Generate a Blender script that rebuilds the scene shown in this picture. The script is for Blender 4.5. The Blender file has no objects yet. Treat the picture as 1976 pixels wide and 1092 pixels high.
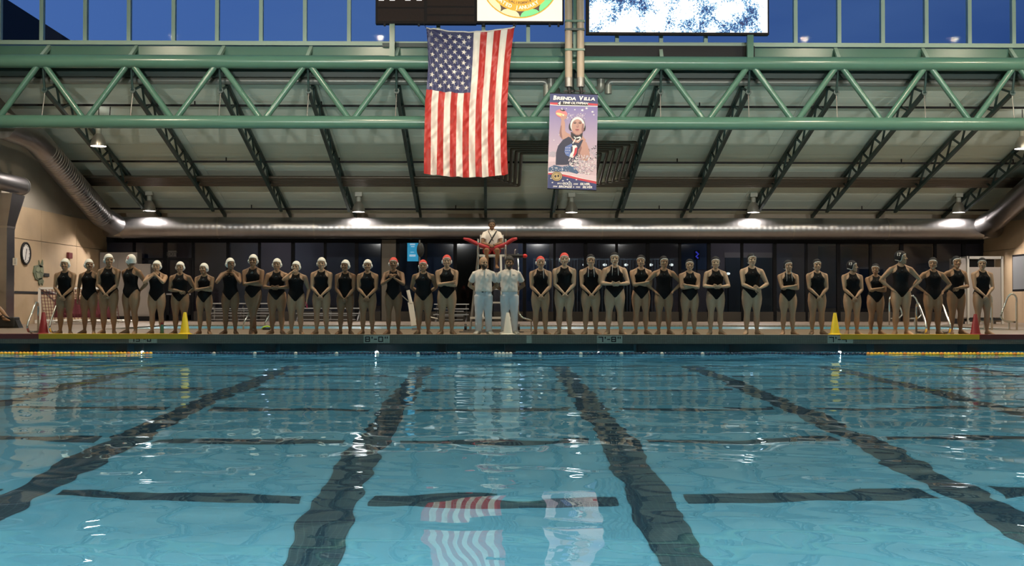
import bpy, bmesh, math, random
import numpy as np
from mathutils import Vector, Matrix

random.seed(7)
rng = np.random.default_rng(7)
scene = bpy.context.scene
COL = scene.collection
PI = math.pi

# ------------------------------------------------------------------ camera
FPX = 2190.0
CX, CY = 968.0, 546.0
CAM = Vector((0, 0, 0.69))
YAW, PITCH, ROLL = 0.0106, 0.0178, 0.0010
RC = Matrix.Rotation(-YAW, 3, 'Z') @ Matrix.Rotation(PI / 2 + PITCH, 3, 'X') @ Matrix.Rotation(ROLL, 3, 'Z')
cam_d = bpy.data.cameras.new('camera')
cam = bpy.data.objects.new('camera', cam_d)
COL.objects.link(cam)
cam_d.sensor_width = 36
cam_d.lens = FPX / 1976 * 36
cam_d.shift_x = (988 - CX) / 1976
cam_d.clip_start = 0.05
cam_d.clip_end = 400
cam.matrix_world = Matrix.Translation(CAM) @ RC.to_4x4()
scene.camera = cam


def P(px, py, Y):
    """the point of the vertical plane y=Y that the photograph shows at pixel (px, py)"""
    d = RC @ Vector(((px - CX) / FPX, -(py - CY) / FPX, -1))
    return CAM + d * (Y / d.y)


def X(px, Y, py=600):
    return P(px, py, Y).x


def Z(py, Y, px=960):
    return P(px, py, Y).z


# ------------------------------------------------------------------ world, exposure
scene.view_settings.view_transform = 'Standard'
scene.view_settings.look = 'None'
scene.view_settings.exposure = 0.0
scene.view_settings.gamma = 1.0
scene.view_settings.use_curve_mapping = False
w = bpy.data.worlds.new('dusk_sky')
scene.world = w
w.use_nodes = True
nt = w.node_tree
nt.nodes.clear()
wo = nt.nodes.new('ShaderNodeOutputWorld')
bg = nt.nodes.new('ShaderNodeBackground')
tc = nt.nodes.new('ShaderNodeTexCoord')
sp = nt.nodes.new('ShaderNodeSeparateXYZ')
mr = nt.nodes.new('ShaderNodeMapRange')
mr.inputs[1].default_value = -0.45
mr.inputs[2].default_value = 0.45
cr = nt.nodes.new('ShaderNodeValToRGB')
cr.color_ramp.elements[0].color = (0.066, 0.150, 0.43, 1)
cr.color_ramp.elements[1].color = (0.022, 0.060, 0.215, 1)
nz = nt.nodes.new('ShaderNodeTexNoise')
nz.inputs['Scale'].default_value = 2.2
nz.inputs['Detail'].default_value = 4
mpw = nt.nodes.new('ShaderNodeMapping')
mpw.inputs['Scale'].default_value = (1, 1, 4)
mxw = nt.nodes.new('ShaderNodeMixRGB')
mxw.inputs[2].default_value = (0.10, 0.19, 0.42, 1)
mrw = nt.nodes.new('ShaderNodeMapRange')
mrw.inputs[1].default_value = 0.45
mrw.inputs[2].default_value = 0.8
mrw.inputs[4].default_value = 0.45
nt.links.new(tc.outputs['Generated'], sp.inputs[0])
nt.links.new(sp.outputs[0], mr.inputs[0])
nt.links.new(mr.outputs[0], cr.inputs[0])
nt.links.new(tc.outputs['Generated'], mpw.inputs[0])
nt.links.new(mpw.outputs[0], nz.inputs[0])
nt.links.new(nz.outputs[0], mrw.inputs[0])
nt.links.new(mrw.outputs[0], mxw.inputs[0])
nt.links.new(cr.outputs[0], mxw.inputs[1])
nt.links.new(mxw.outputs[0], bg.inputs[0])
nt.links.new(bg.outputs[0], wo.inputs[0])
bg.inputs[1].default_value = 1.0
scene.cycles.use_denoising = True
scene.cycles.caustics_reflective = False
scene.cycles.caustics_refractive = True
scene.cycles.blur_glossy = 0.5
scene.cycles.max_bounces = 8
scene.cycles.diffuse_bounces = 3
scene.cycles.glossy_bounces = 3
scene.cycles.transmission_bounces = 5
scene.cycles.transparent_max_bounces = 12
scene.cycles.sample_clamp_indirect = 4.0
scene.cycles.use_adaptive_sampling = True
scene.cycles.adaptive_threshold = 0.03

# light levels (watts)
W_BAY = 420      # pendant over the pool, out of the picture
W_ROW = 850      # pendants of the row above the big duct
W_FILL = 15000  # unseen fill lights added behind the camera
W_UNDER = 1750    # underwater lamps
LAMP_COL = (1.0, 0.84, 0.62)
ROW_COL = (1.0, 0.90, 0.84)


# ------------------------------------------------------------------ materials
MATS = {}


def mat(name, col, rough=0.5, metal=0.0, emit=None, estr=1.0, var=0.0, vscale=3.0, bump=0.0, bscale=20.0,
        brick=None, stretch=None, spec=0.5, sheen=0.0):
    if name in MATS:
        return MATS[name]
    m = bpy.data.materials.new(name)
    m.use_nodes = True
    t = m.node_tree
    b = t.nodes['Principled BSDF']
    b.inputs['Base Color'].default_value = (*col, 1)
    b.inputs['Roughness'].default_value = rough
    b.inputs['Metallic'].default_value = metal
    b.inputs['Specular IOR Level'].default_value = spec
    if emit is not None:
        b.inputs['Emission Color'].default_value = (*emit, 1)
        b.inputs['Emission Strength'].default_value = estr
    co = t.nodes.new('ShaderNodeTexCoord')
    mp = t.nodes.new('ShaderNodeMapping')
    if stretch:
        mp.inputs['Scale'].default_value = stretch
    t.links.new(co.outputs['Object'], mp.inputs[0])
    if var > 0:
        n = t.nodes.new('ShaderNodeTexNoise')
        n.inputs['Scale'].default_value = vscale
        n.inputs['Detail'].default_value = 5
        t.links.new(mp.outputs[0], n.inputs[0])
        mx = t.nodes.new('ShaderNodeMixRGB')
        mx.inputs[1].default_value = tuple(c * (1 - var) for c in col) + (1,)
        mx.inputs[2].default_value = tuple(min(1, c * (1 + var)) for c in col) + (1,)
        t.links.new(n.outputs[0], mx.inputs[0])
        t.links.new(mx.outputs[0], b.inputs['Base Color'])
    if bump > 0:
        n2 = t.nodes.new('ShaderNodeTexNoise')
        n2.inputs['Scale'].default_value = bscale
        n2.inputs['Detail'].default_value = 3
        t.links.new(mp.outputs[0], n2.inputs[0])
        bp = t.nodes.new('ShaderNodeBump')
        bp.inputs['Strength'].default_value = bump
        bp.inputs['Distance'].default_value = 0.01
        t.links.new(n2.outputs[0], bp.inputs['Height'])
        t.links.new(bp.outputs[0], b.inputs['Normal'])
    if brick:
        br = t.nodes.new('ShaderNodeTexBrick')
        br.offset = 0
        br.inputs['Scale'].default_value = 1
        br.inputs['Brick Width'].default_value = brick[0]
        br.inputs['Row Height'].default_value = brick[0]
        br.inputs['Mortar Size'].default_value = brick[0] * 0.06
        br.inputs['Color1'].default_value = tuple(c * 0.93 for c in col) + (1,)
        br.inputs['Color2'].default_value = tuple(min(1, c * 1.07) for c in col) + (1,)
        br.inputs['Mortar'].default_value = (*brick[1], 1)
        t.links.new(mp.outputs[0], br.inputs[0])
        t.links.new(br.outputs[0], b.inputs['Base Color'])
    MATS[name] = m
    return m


def swz(name, rot):
    """turn a material's texture space (for brick patterns on upright faces)"""
    for n in MATS[name].node_tree.nodes:
        if n.type == 'MAPPING':
            n.inputs['Rotation'].default_value = rot


# ------------------------------------------------------------------ mesh collecting
class MB:
    def __init__(s):
        s.V = []
        s.F = []
        s.M = []
        s.mi = 0

    def add(s, V, F):
        o = len(s.V)
        s.V.extend([tuple(v) for v in V])
        s.F.extend([tuple(i + o for i in f) for f in F])
        s.M.extend([s.mi] * len(F))
        return s

    def box(s, c, sz, R=None):
        hx, hy, hz = sz[0] / 2, sz[1] / 2, sz[2] / 2
        V = [Vector((x, y, z)) for x in (-hx, hx) for y in (-hy, hy) for z in (-hz, hz)]
        if R is not None:
            V = [R @ v for v in V]
        c = Vector(c)
        return s.add([v + c for v in V], [(0, 1, 3, 2), (4, 6, 7, 5), (0, 4, 5, 1), (2, 3, 7, 6), (0, 2, 6, 4), (1, 5, 7, 3)])

    def box2(s, a, b):
        return s.box([(a[i] + b[i]) / 2 for i in range(3)], [abs(b[i] - a[i]) for i in range(3)])

    def beam(s, p, q, w, h, up=(0, 0, 1)):
        p, q = Vector(p), Vector(q)
        d = (q - p)
        L = d.length
        d.normalize()
        u = Vector(up)
        if abs(d.dot(u)) > 0.98:
            u = Vector((0, 1, 0))
        r = d.cross(u).normalized()
        u = r.cross(d)
        R = Matrix((r, d, u)).transposed()
        return s.box((p + q) / 2, (w, L, h), R)

    def rings(s, rings, cap=True, closed=False):
        n = len(rings[0])
        V = [v for r in rings for v in r]
        F = []
        m = len(rings)
        for i in range(m if closed else m - 1):
            a, b = i * n, ((i + 1) % m) * n
            for k in range(n):
                k2 = (k + 1) % n
                F.append((a + k, a + k2, b + k2, b + k))
        if cap and not closed:
            F.append(tuple(range(n - 1, -1, -1)))
            F.append(tuple((m - 1) * n + k for k in range(n)))
        return s.add(V, F)

    def tube(s, pts, r, n=8, cap=True, closed=False, flat=None):
        """tube through pts; r a number or a list; flat=(direction, factor) squashes it along a direction"""
        pts = [Vector(p) for p in pts]
        m = len(pts)
        rr = r if isinstance(r, (list, tuple)) else [r] * m
        T = []
        for i in range(m):
            if closed:
                t = pts[(i + 1) % m] - pts[i - 1]
            else:
                t = pts[min(i + 1, m - 1)] - pts[max(i - 1, 0)]
            T.append(t.normalized())
        ref = Vector((0, 0, 1)) if abs(T[0].z) < 0.9 else Vector((0, 1, 0))
        if flat:
            ref = Vector(flat[0])
        u = (ref - T[0] * ref.dot(T[0])).normalized()
        out = []
        for i in range(m):
            t = T[i]
            if flat:
                q = Vector(flat[0])
                u2 = q - t * q.dot(t)
            else:
                u2 = u - t * u.dot(t)
            if u2.length > 1e-4:
                u = u2.normalized()
            v = t.cross(u)
            e = rr[i]
            ea, eb = (e if isinstance(e, (list, tuple)) else (e, e))
            if flat:
                ea = ea * flat[1]
            out.append([pts[i] + u * (math.cos(2 * PI * k / n) * ea) + v * (math.sin(2 * PI * k / n) * eb) for k in range(n)])
        return s.rings(out, cap, closed)

    def cyl(s, p, q, r, n=12, r2=None):
        return s.tube([p, q], [r, r if r2 is None else r2], n)

    def lathe(s, prof, c=(0, 0, 0), n=16, axis='Z', cap=True):
        c = Vector(c)
        out = []
        for (r, h) in prof:
            ring = []
            for k in range(n):
                a = 2 * PI * k / n
                if axis == 'Z':
                    ring.append(c + Vector((r * math.cos(a), r * math.sin(a), h)))
                elif axis == 'X':
                    ring.append(c + Vector((h, r * math.cos(a), r * math.sin(a))))
                else:
                    ring.append(c + Vector((r * math.sin(a), h, r * math.cos(a))))
            out.append(ring)
        return s.rings(out, cap)

    def ell(s, c, r, nu=12, nv=8, R=None):
        c = Vector(c)
        V, F = [], []
        for j in range(1, nv):
            th = PI * j / nv
            for k in range(nu):
                a = 2 * PI * k / nu
                V.append(Vector((r[0] * math.sin(th) * math.cos(a), r[1] * math.sin(th) * math.sin(a), r[2] * math.cos(th))))
        V.append(Vector((0, 0, r[2])))
        V.append(Vector((0, 0, -r[2])))
        if R is not None:
            V = [R @ v for v in V]
        V = [v + c for v in V]
        t, b = len(V) - 2, len(V) - 1
        for j in range(nv - 2):
            for k in range(nu):
                k2 = (k + 1) % nu
                F.append((j * nu + k, (j + 1) * nu + k, (j + 1) * nu + k2, j * nu + k2))
        for k in range(nu):
            k2 = (k + 1) % nu
            F.append((t, k, k2))
            F.append((b, (nv - 2) * nu + k2, (nv - 2) * nu + k))
        return s.add(V, F)

    def prism(s, poly, d, axis='Y'):
        """poly: 2-D points; for axis Y they are (x, z) at y from d[0] to d[1]; for Z (x, y); for X (y, z)"""
        n = len(poly)
        V = []
        for h in d:
            for (a, b) in poly:
                V.append({'Y': (a, h, b), 'Z': (a, b, h), 'X': (h, a, b)}[axis])
        F = [tuple(range(n - 1, -1, -1)), tuple(range(n, 2 * n))]
        for k in range(n):
            k2 = (k + 1) % n
            F.append((k, k2, n + k2, n + k))
        return s.add(V, F)

    def build(s, name, m, parent=None, smooth=False, loc=None, kind=None, fix=True):
        me = bpy.data.meshes.new(name)
        me.from_pydata(s.V, [], s.F)
        ms = m if isinstance(m, (list, tuple)) else [m]
        for q in ms:
            me.materials.append(q)
        if len(ms) > 1:
            me.polygons.foreach_set('material_index', s.M)
        if smooth is not False:
            me.polygons.foreach_set('use_smooth', [True] * len(me.polygons))
        if fix:
            bm = bmesh.new()
            bm.from_mesh(me)
            bmesh.ops.recalc_face_normals(bm, faces=bm.faces)
            bm.to_mesh(me)
            bm.free()
        if smooth == 'auto':
            me.set_sharp_from_angle(angle=0.7)
        me.update()
        o = bpy.data.objects.new(name, me)
        COL.objects.link(o)
        if parent is not None:
            o.parent = parent
        if loc is not None:
            o.location = loc
        if kind:
            o['kind'] = kind
        return o


def link_mesh(name, me, parent=None, loc=None):
    o = bpy.data.objects.new(name, me)
    COL.objects.link(o)
    if parent is not None:
        o.parent = parent
    if loc is not None:
        o.location = loc
    return o


def empty(name, label, cat, loc=(0, 0, 0), rz=0, group=None):
    o = bpy.data.objects.new(name, None)
    o.empty_display_size = 0.1
    COL.objects.link(o)
    o.location = loc
    o.rotation_euler = (0, 0, rz)
    o['label'] = label
    o['category'] = cat
    if group:
        o['group'] = group
    return o


def tag(o, label, cat, group=None):
    o['label'] = label
    o['category'] = cat
    if group:
        o['group'] = group
    return o


def struct(o, label=None):
    o['kind'] = 'structure'
    if label:
        o['label'] = label
    return o


def children(o):
    return [c for c in bpy.data.objects if c.parent == o]


def copy_tree(o, parent=None, loc=None, rz=None, label=None):
    c = o.copy()
    COL.objects.link(c)
    if parent is not None:
        c.parent = parent
    if loc is not None:
        c.location = loc
    if rz is not None:
        c.rotation_euler = (0, 0, rz)
    if label:
        c['label'] = label
    for ch in children(o):
        copy_tree(ch, c)
    return c


TXT = {}


def text_arrays(s, size, depth=0.0, bold=0.0, shear=0.0):
    """triangulated flat lettering in the x-z plane, facing -y, centred; returns (verts, faces, width)"""
    key = (s, depth, bold, shear)
    if key not in TXT:
        cu = bpy.data.curves.new('lettering', 'FONT')
        cu.body = s
        cu.size = 1
        cu.align_x = 'CENTER'
        cu.align_y = 'CENTER'
        cu.offset = bold
        cu.shear = shear
        cu.extrude = depth
        cu.resolution_u = 3
        ob = bpy.data.objects.new('lettering', cu)
        COL.objects.link(ob)
        dg = bpy.context.evaluated_depsgraph_get()
        me = bpy.data.meshes.new_from_object(ob.evaluated_get(dg))
        V = [tuple(v.co) for v in me.vertices]
        F = [tuple(p.vertices) for p in me.polygons]
        bpy.data.objects.remove(ob)
        bpy.data.curves.remove(cu)
        bpy.data.meshes.remove(me)
        TXT[key] = (V, F)
    V, F = TXT[key]
    V2 = [(v[0] * size, -v[2] * size, v[1] * size) for v in V]
    return V2, F


def remesh(V, F, voxel, smooth=4):
    me = bpy.data.meshes.new('tmp')
    me.from_pydata([tuple(v) for v in V], [], [tuple(f) for f in F])
    bm = bmesh.new()
    bm.from_mesh(me)
    bmesh.ops.recalc_face_normals(bm, faces=bm.faces)
    bm.to_mesh(me)
    bm.free()
    ob = bpy.data.objects.new('tmp', me)
    COL.objects.link(ob)
    md = ob.modifiers.new('r', 'REMESH')
    md.mode = 'VOXEL'
    md.voxel_size = voxel
    md.adaptivity = 0
    if smooth:
        sm = ob.modifiers.new('s', 'SMOOTH')
        sm.iterations = smooth
        sm.factor = 0.5
    dg = bpy.context.evaluated_depsgraph_get()
    ev = ob.evaluated_get(dg)
    m2 = ev.to_mesh()
    n = len(m2.vertices)
    co = np.empty(n * 3)
    m2.vertices.foreach_get('co', co)
    fs = [tuple(p.vertices) for p in m2.polygons]
    ev.to_mesh_clear()
    bpy.data.objects.remove(ob)
    bpy.data.meshes.remove(me)
    return co.reshape(-1, 3), fs


def clip(V, F, f):
    """keep the part of a mesh where f(V) > 0, cutting faces cleanly at f = 0"""
    val = f(V)
    Vn = [tuple(v) for v in V]
    out = []
    cache = {}

    def cut(a, b):
        k = (min(a, b), max(a, b))
        if k not in cache:
            t = val[a] / (val[a] - val[b])
            cache[k] = len(Vn)
            Vn.append(tuple(V[a] + (V[b] - V[a]) * t))
        return cache[k]
    for fc in F:
        sg = [val[i] > 0 for i in fc]
        if all(sg):
            out.append(fc)
        elif any(sg):
            poly = []
            n = len(fc)
            for i in range(n):
                a, b = fc[i], fc[(i + 1) % n]
                if val[a] > 0:
                    poly.append(a)
                if (val[a] > 0) != (val[b] > 0):
                    poly.append(cut(a, b))
            if len(poly) >= 3:
                out.append(tuple(poly))
    used = sorted({i for fc in out for i in fc})
    mp = {u: i for i, u in enumerate(used)}
    return [Vn[u] for u in used], [tuple(mp[i] for i in fc) for fc in out]


def quick_mesh(name, V, F, mats, smooth=True, M=None):
    me = bpy.data.meshes.new(name)
    me.from_pydata([tuple(v) for v in V], [], F)
    for q in (mats if isinstance(mats, (list, tuple)) else [mats]):
        me.materials.append(q)
    if M is not None:
        me.polygons.foreach_set('material_index', M)
    if smooth:
        me.polygons.foreach_set('use_smooth', [True] * len(me.polygons))
    me.update()
    return me
# ------------------------------------------------------------------ people (built in units of the body height, feet at z=0, facing -y)
def skin(name, c):
    m = mat(name, c, 0.5, var=0.12, vscale=14, spec=0.35)
    m.node_tree.nodes['Principled BSDF'].inputs['Subsurface Weight'].default_value = 0.0
    return m


SK = {
    'pale': skin('skin_pale', (0.46, 0.31, 0.205)),
    'fair': skin('skin_fair', (0.40, 0.245, 0.150)),
    'tan': skin('skin_tan', (0.31, 0.178, 0.100)),
    'brown': skin('skin_brown', (0.215, 0.115, 0.062)),
    'dark': skin('skin_dark', (0.16, 0.082, 0.048)),
}
M_SUIT = mat('black_swimsuit_fabric', (0.006, 0.006, 0.007), 0.75, var=0.2, vscale=8, spec=.15)
M_EMBLEM = mat('grey_print', (0.22, 0.21, 0.21), 0.6)
M_CAPW = mat('white_cap_cloth', (0.78, 0.76, 0.70), 0.6, var=0.05)
M_CAPR = mat('red_cap_cloth', (0.62, 0.045, 0.03), 0.6, var=0.08)
M_CAPB = mat('black_cap_cloth', (0.009, 0.009, 0.012), 0.65, spec=.25)
M_EDGE = mat('white_cap_edging', (0.72, 0.70, 0.66), 0.6)
M_GUARD = mat('white_ear_plastic', (0.74, 0.73, 0.70), 0.4)
M_EYEW = mat('eye_white', (0.36, 0.33, 0.30), 0.3)
M_IRIS = mat('eye_iris', (0.025, 0.016, 0.012), 0.2)
M_LIP = mat('lips', (0.30, 0.11, 0.09), 0.5)
M_HAIR = mat('dark_hair', (0.018, 0.013, 0.010), 0.6, bump=0.5, bscale=60)
M_BROW = mat('brow_hair', (0.035, 0.024, 0.018), 0.7)
M_SHIRT = mat('white_polo_cloth', (0.80, 0.72, 0.65), 0.8, var=0.05, vscale=9, bump=0.35, bscale=9)
M_TROU = mat('white_trouser_cloth', (0.68, 0.68, 0.70), 0.8, var=0.06, vscale=7, bump=0.35, bscale=7)
M_SHOE = mat('off_white_shoe', (0.56, 0.54, 0.48), 0.5)
M_SHORTS = mat('red_shorts_cloth', (0.42, 0.02, 0.02), 0.75, var=0.1)
M_BLACK = mat('black_webbing', (0.015, 0.015, 0.017), 0.6)

FEM = [  # z, half width, half depth, y offset
    (.452, .030, .034, .006), (.468, .062, .058, .008), (.490, .096, .066, .010), (.520, .106, .070, .012), (.555, .099, .063, .008),
    (.595, .084, .053, .002), (.635, .077, .049, -.002), (.680, .081, .052, -.004), (.725, .090, .058, -.004),
    (.765, .093, .057, .000), (.788, .088, .050, .004), (.808, .066, .042, .006), (.832, .046, .036, .008), (.850, .031, .032, .008)]
MAL = [
    (.455, .030, .034, .004), (.470, .064, .055, .006), (.490, .090, .062, .008), (.520, .096, .064, .010), (.555, .092, .061, .006),
    (.595, .088, .060, -.002), (.635, .087, .061, -.004), (.680, .093, .062, -.002), (.725, .101, .064, .000),
    (.765, .107, .062, .002), (.790, .102, .054, .005), (.812, .078, .045, .007), (.834, .050, .040, .008), (.852, .037, .037, .008)]


def ell_ring(z, a, b, yo, n=20, pw=2.3):
    r = []
    for k in range(n):
        t = 2 * PI * k / n
        c, s = math.cos(t), math.sin(t)
        r.append(Vector((a * math.copysign(abs(c) ** (2 / pw), c), yo + b * math.copysign(abs(s) ** (2 / pw), s), z)))
    return r


def torso(mb, male=False, w=1.0, grow=0.0, zmax=2.0, zmin=0.0):
    T = MAL if male else FEM
    R = []
    for (z, a, b, yo) in T:
        if zmin <= z <= zmax:
            ww = 1 + (w - 1) * (1.0 if z < .74 else 0.6 if z < .81 else 0.1)
            R.append(ell_ring(z, a * ww + grow, b * ww + grow, yo))
    mb.rings(R)
    if zmax > .7:
        s = (.030, .030, .034) if not male else (.046, .02, .034)
        for sx in (-1, 1):
            mb.ell((sx * .040 * w, -.040 if male else -.036 * w, .742), (s[0] * w + grow, s[1] + grow, s[2] + grow), 12, 8)
    for sx in (-1, 1):
        mb.ell((sx * .045, .034, .505), (.046 * w + grow, .046 + grow, .045 + grow), 12, 8)


def leg_path(sx, spread, knee_in=0.0, shift=0.0, ty=0.0):
    hip = Vector((sx * .054, .004, .505))
    ank = Vector((sx * spread + shift, .014 + ty, .046))
    knee = hip.lerp(ank, .50) + Vector((-sx * knee_in, -.012, 0))
    return hip, knee, ank


def leg(mb, L, w=1.0, grow=0.0, zlow=None):
    hip, knee, ank = L
    wt = 1 + (w - 1) * 1.2
    prof = [(0, .058, 0), (.25, .061, 0), (.55, .053, 0), (.85, .0385, 0), (1.0, .0335, 0)]
    pts, rr = [], []
    for t, r, o in prof:
        pts.append(hip.lerp(knee, t))
        rr.append(r * wt + grow)
    for t, r, o in [(.2, .0335, .004), (.42, .0365, .009), (.68, .0265, .006), (.9, .0200, .001), (1.0, .0205, 0)]:
        pts.append(knee.lerp(ank, t) + Vector((0, o, 0)))
        rr.append(r * (1 + (w - 1) * .8) + grow)
    mb.tube(pts, rr, 14)


def foot(mb, ank, out, grow=0.0):
    """a foot on the floor under the ankle, toes turned out by the angle out"""
    R = Matrix.Rotation(out, 3, 'Z')
    prof = [(.030, .016, .020, .020), (.022, .021, .030, .026), (0, .021, .034, .033), (-.030, .022, .030, .028), (-.062, .027, .020, .020),
            (-.088, .028, .013, .013), (-.104, .022, .008, .009), (-.110, .012, .005, .006)]
    rings = []
    for (y, hw, hz, zc) in prof:
        ring = []
        for k in range(12):
            a = 2 * PI * k / 12
            p = R @ Vector(((hw + grow) * math.cos(a), y, 0))
            z = max(0.001, zc + (hz + grow) * math.sin(a))
            ring.append(Vector((ank.x + p.x, ank.y - .004 + p.y, z)))
        rings.append(ring)
    mb.rings(rings)


def ik(S, Wt, hint, u, f):
    S, Wt, hint = Vector(S), Vector(Wt), Vector(hint)
    d = Wt - S
    L = d.length
    if L > (u + f) * .995:
        Wt = S + d * ((u + f) * .995 / L)
        d = Wt - S
        L = d.length
    a = (u * u - f * f + L * L) / (2 * L)
    h = math.sqrt(max(0, u * u - a * a))
    dn = d.normalized()
    hp = hint - dn * hint.dot(dn)
    hp.normalize()
    return S + dn * a + hp * h, Wt


def arm(mb, S, E, Wt, w=1.0, grow=0.0, upto=2.0, male=False):
    k = (1.12 if male else 1.0) * (1 + (w - 1) * .7)
    pts = [S, S.lerp(E, .22), S.lerp(E, .5), S.lerp(E, .85), E, E.lerp(Wt, .22), E.lerp(Wt, .6), Wt]
    rr = [.032, .0310, .0275, .0230, .0215, .0235, .0185, .0135]
    n = 8
    if upto < 2:
        n = 4
        pts = pts[:3] + [S.lerp(E, upto)]
        rr = rr[:3] + [.026]
    mb.tube(pts[:n], [r * k + grow for r in rr[:n]], 12)


def hand(mb, fb, Wt, d, nrm, side, curl=.5):
    """palm into mb (grown together with the arm), five bent fingers into fb; d hand direction, nrm palm normal"""
    d = Vector(d).normalized()
    nrm = Vector(nrm)
    nrm = (nrm - d * nrm.dot(d)).normalized()
    lat = d.cross(nrm) * side
    L = .052
    R = []
    for t, hw, th in [(0, .0125, .0105), (.25, .0160, .0100), (.6, .0215, .0095), (.9, .0225, .0085), (1.0, .0200, .0070)]:
        c = Wt + d * (L * t)
        R.append([c + lat * (hw * math.cos(2 * PI * k / 10)) + nrm * (th * math.sin(2 * PI * k / 10)) for k in range(10)])
    mb.rings(R)
    for i, (lo, ln) in enumerate([(-.0165, .036), (-.0058, .044), (.0052, .047), (.0160, .041)]):
        a = Wt + d * (L * .86) + lat * lo
        b1 = a + (d + nrm * curl * .4).normalized() * (ln * .46) + lat * (lo * .15)
        b2 = b1 + (d + nrm * curl * 1.3).normalized() * (ln * .34)
        b3 = b2 + (d * .7 + nrm * curl * 2.0).normalized() * (ln * .28)
        fb.tube([a, b1, b2, b3], [.0054, .0052, .0047, .0036], 6)
    a = Wt + d * (L * .22) + lat * .011
    b1 = a + (d * .8 + lat * .8 + nrm * .3).normalized() * .024
    b2 = b1 + (d * 1.0 + lat * .25 + nrm * .4).normalized() * .018
    b3 = b2 + (d * 1.0 + nrm * .5).normalized() * .013
    fb.tube([a, b1, b2, b3], [.0068, .0062, .0054, .0040], 6)


# ---- the head, in metres for a 1.66 m body; chin at z=0, face towards -y
HS = 1 / 1.46


def head_arrays(male=False):
    mb = MB()
    mb.ell((0, .012, .135), (.076, .096, .090), 20, 14)
    R = []
    j = 1.1 if male else 1.0
    for z, a, y0, y1 in [(-.002, .018 * j, -.078, -.045), (.008, .032 * j, -.088, -.02), (.030, .048 * j, -.089, .02), (.060, .060, -.088, .05),
                         (.085, .066, -.088, .07), (.110, .069, -.086, .085), (.135, .071, -.088, .09), (.160, .070, -.082, .09)]:
        R.append(ell_ring(z, a, (y1 - y0) / 2, (y0 + y1) / 2, 20, 2.2))
    mb.rings(R)
    mb.tube([(0, -.080, .120), (0, -.093, .104), (0, -.106, .084), (0, -.100, .076)], [.007, .009, .0125, .009], 8)
    for s in (-1, 1):
        mb.ell((s * .012, -.094, .079), (.009, .009, .008), 8, 6)
        mb.ell((s * .030, -.079, .124), (.024, .011, .008), 10, 6)
        mb.ell((s * .038, -.066, .080), (.022, .022, .020), 10, 6)
        mb.ell((s * .076, .010, .100), (.009, .019, .031), 10, 8)
    mb.ell((0, -.089, .053), (.021, .010, .006), 10, 6)
    mb.ell((0, -.087, .043), (.019, .011, .007), 10, 6)
    mb.ell((0, -.078, .012), (.018, .013, .014), 10, 6)
    V, F = remesh(mb.V, mb.F, .0058, 2)
    # eye sockets pressed in
    for s in (-1, 1):
        c = np.array([s * .030, -.086, .107])
        dd = np.linalg.norm((V - c) / np.array([.019, .03, .012]), axis=1)
        V[:, 1] += np.where(dd < 1, .007 * (1 - dd ** 2), 0)
    return V, F


HEAD_F = head_arrays(False)
HEAD_M = head_arrays(True)

_e = MB()
EYE = {}
for s in (-1, 1):
    _e = MB()
    _e.mi = 0
    _e.ell((s * .030, -.0760, .107), (.0125, .009, .0060), 10, 6)
    _e.mi = 1
    _e.ell((s * .030, -.0830, .107), (.0062, .0035, .0056), 8, 6)
    EYE[s] = quick_mesh('eye', _e.V, _e.F, [M_EYEW, M_IRIS], M=_e.M)
_e = MB()
_e.ell((0, -.0945, .0515), (.019, .0055, .0042), 10, 6)
_e.ell((0, -.0930, .0445), (.016, .0065, .0050), 10, 6)
LIPS = quick_mesh('mouth', _e.V, _e.F, M_LIP)
_e = MB()
for s in (-1, 1):
    _e.tube([(s * .014, -.0905, .124), (s * .028, -.0915, .1285), (s * .045, -.080, .124)], [.0028, .0034, .0018], 6)
BROWS = quick_mesh('eyebrows', _e.V, _e.F, M_BROW)


def cap_edge(y):
    return np.interp(y, [-.115, -.085, -.052, -.034, -.024, .0, .05, .11], [.166, .164, .150, .112, .060, .034, .052, .062])


def cap_arrays():
    mb = MB()
    mb.ell((0, .012, .132), (.0835, .1035, .101), 24, 18)
    mb.ell((0, .020, .085), (.082, .083, .060), 24, 12)
    V, F = remesh(mb.V, mb.F, .0062, 3)
    dome = clip(V, F, lambda v: v[:, 2] - cap_edge(v[:, 1]))
    c = np.array([0, .012, .12])
    V2 = c + (V - c) * 1.018
    rim = clip(V2, F, lambda v: v[:, 2] - cap_edge(v[:, 1]))
    rim = clip(np.array(rim[0]), rim[1], lambda v: .013 - np.minimum(v[:, 2] - cap_edge(v[:, 1]),
                                                                     np.where(v[:, 2] < .150, 2.2 * (v[:, 1] + .034 - (v[:, 2] - .112) * -.20), 9)))
    return dome, rim


_dome, _rim = cap_arrays()


def solid(V, F, t, c):
    """give an open shell a thickness by adding an inner skin drawn towards c"""
    V = np.array(V)
    n = len(V)
    me = bpy.data.meshes.new('t')
    me.from_pydata([tuple(v) for v in V], [], F)
    me.update()
    nn = np.empty(n * 3)
    me.vertices.foreach_get('normal', nn)
    bpy.data.meshes.remove(me)
    nn = nn.reshape(-1, 3)
    sg = np.sign((nn * (V - np.array(c))).sum())
    V2 = V - nn * t * sg
    ec = {}
    for f in F:
        for i in range(len(f)):
            a, b = f[i], f[(i + 1) % len(f)]
            k = (min(a, b), max(a, b))
            ec.setdefault(k, []).append((a, b))
    G = list(F) + [tuple(i + n for i in reversed(f)) for f in F]
    for k, l in ec.items():
        if len(l) == 1:
            a, b = l[0]
            G.append((b, a, a + n, b + n))
    return [tuple(v) for v in V] + [tuple(v) for v in V2], G


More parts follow.
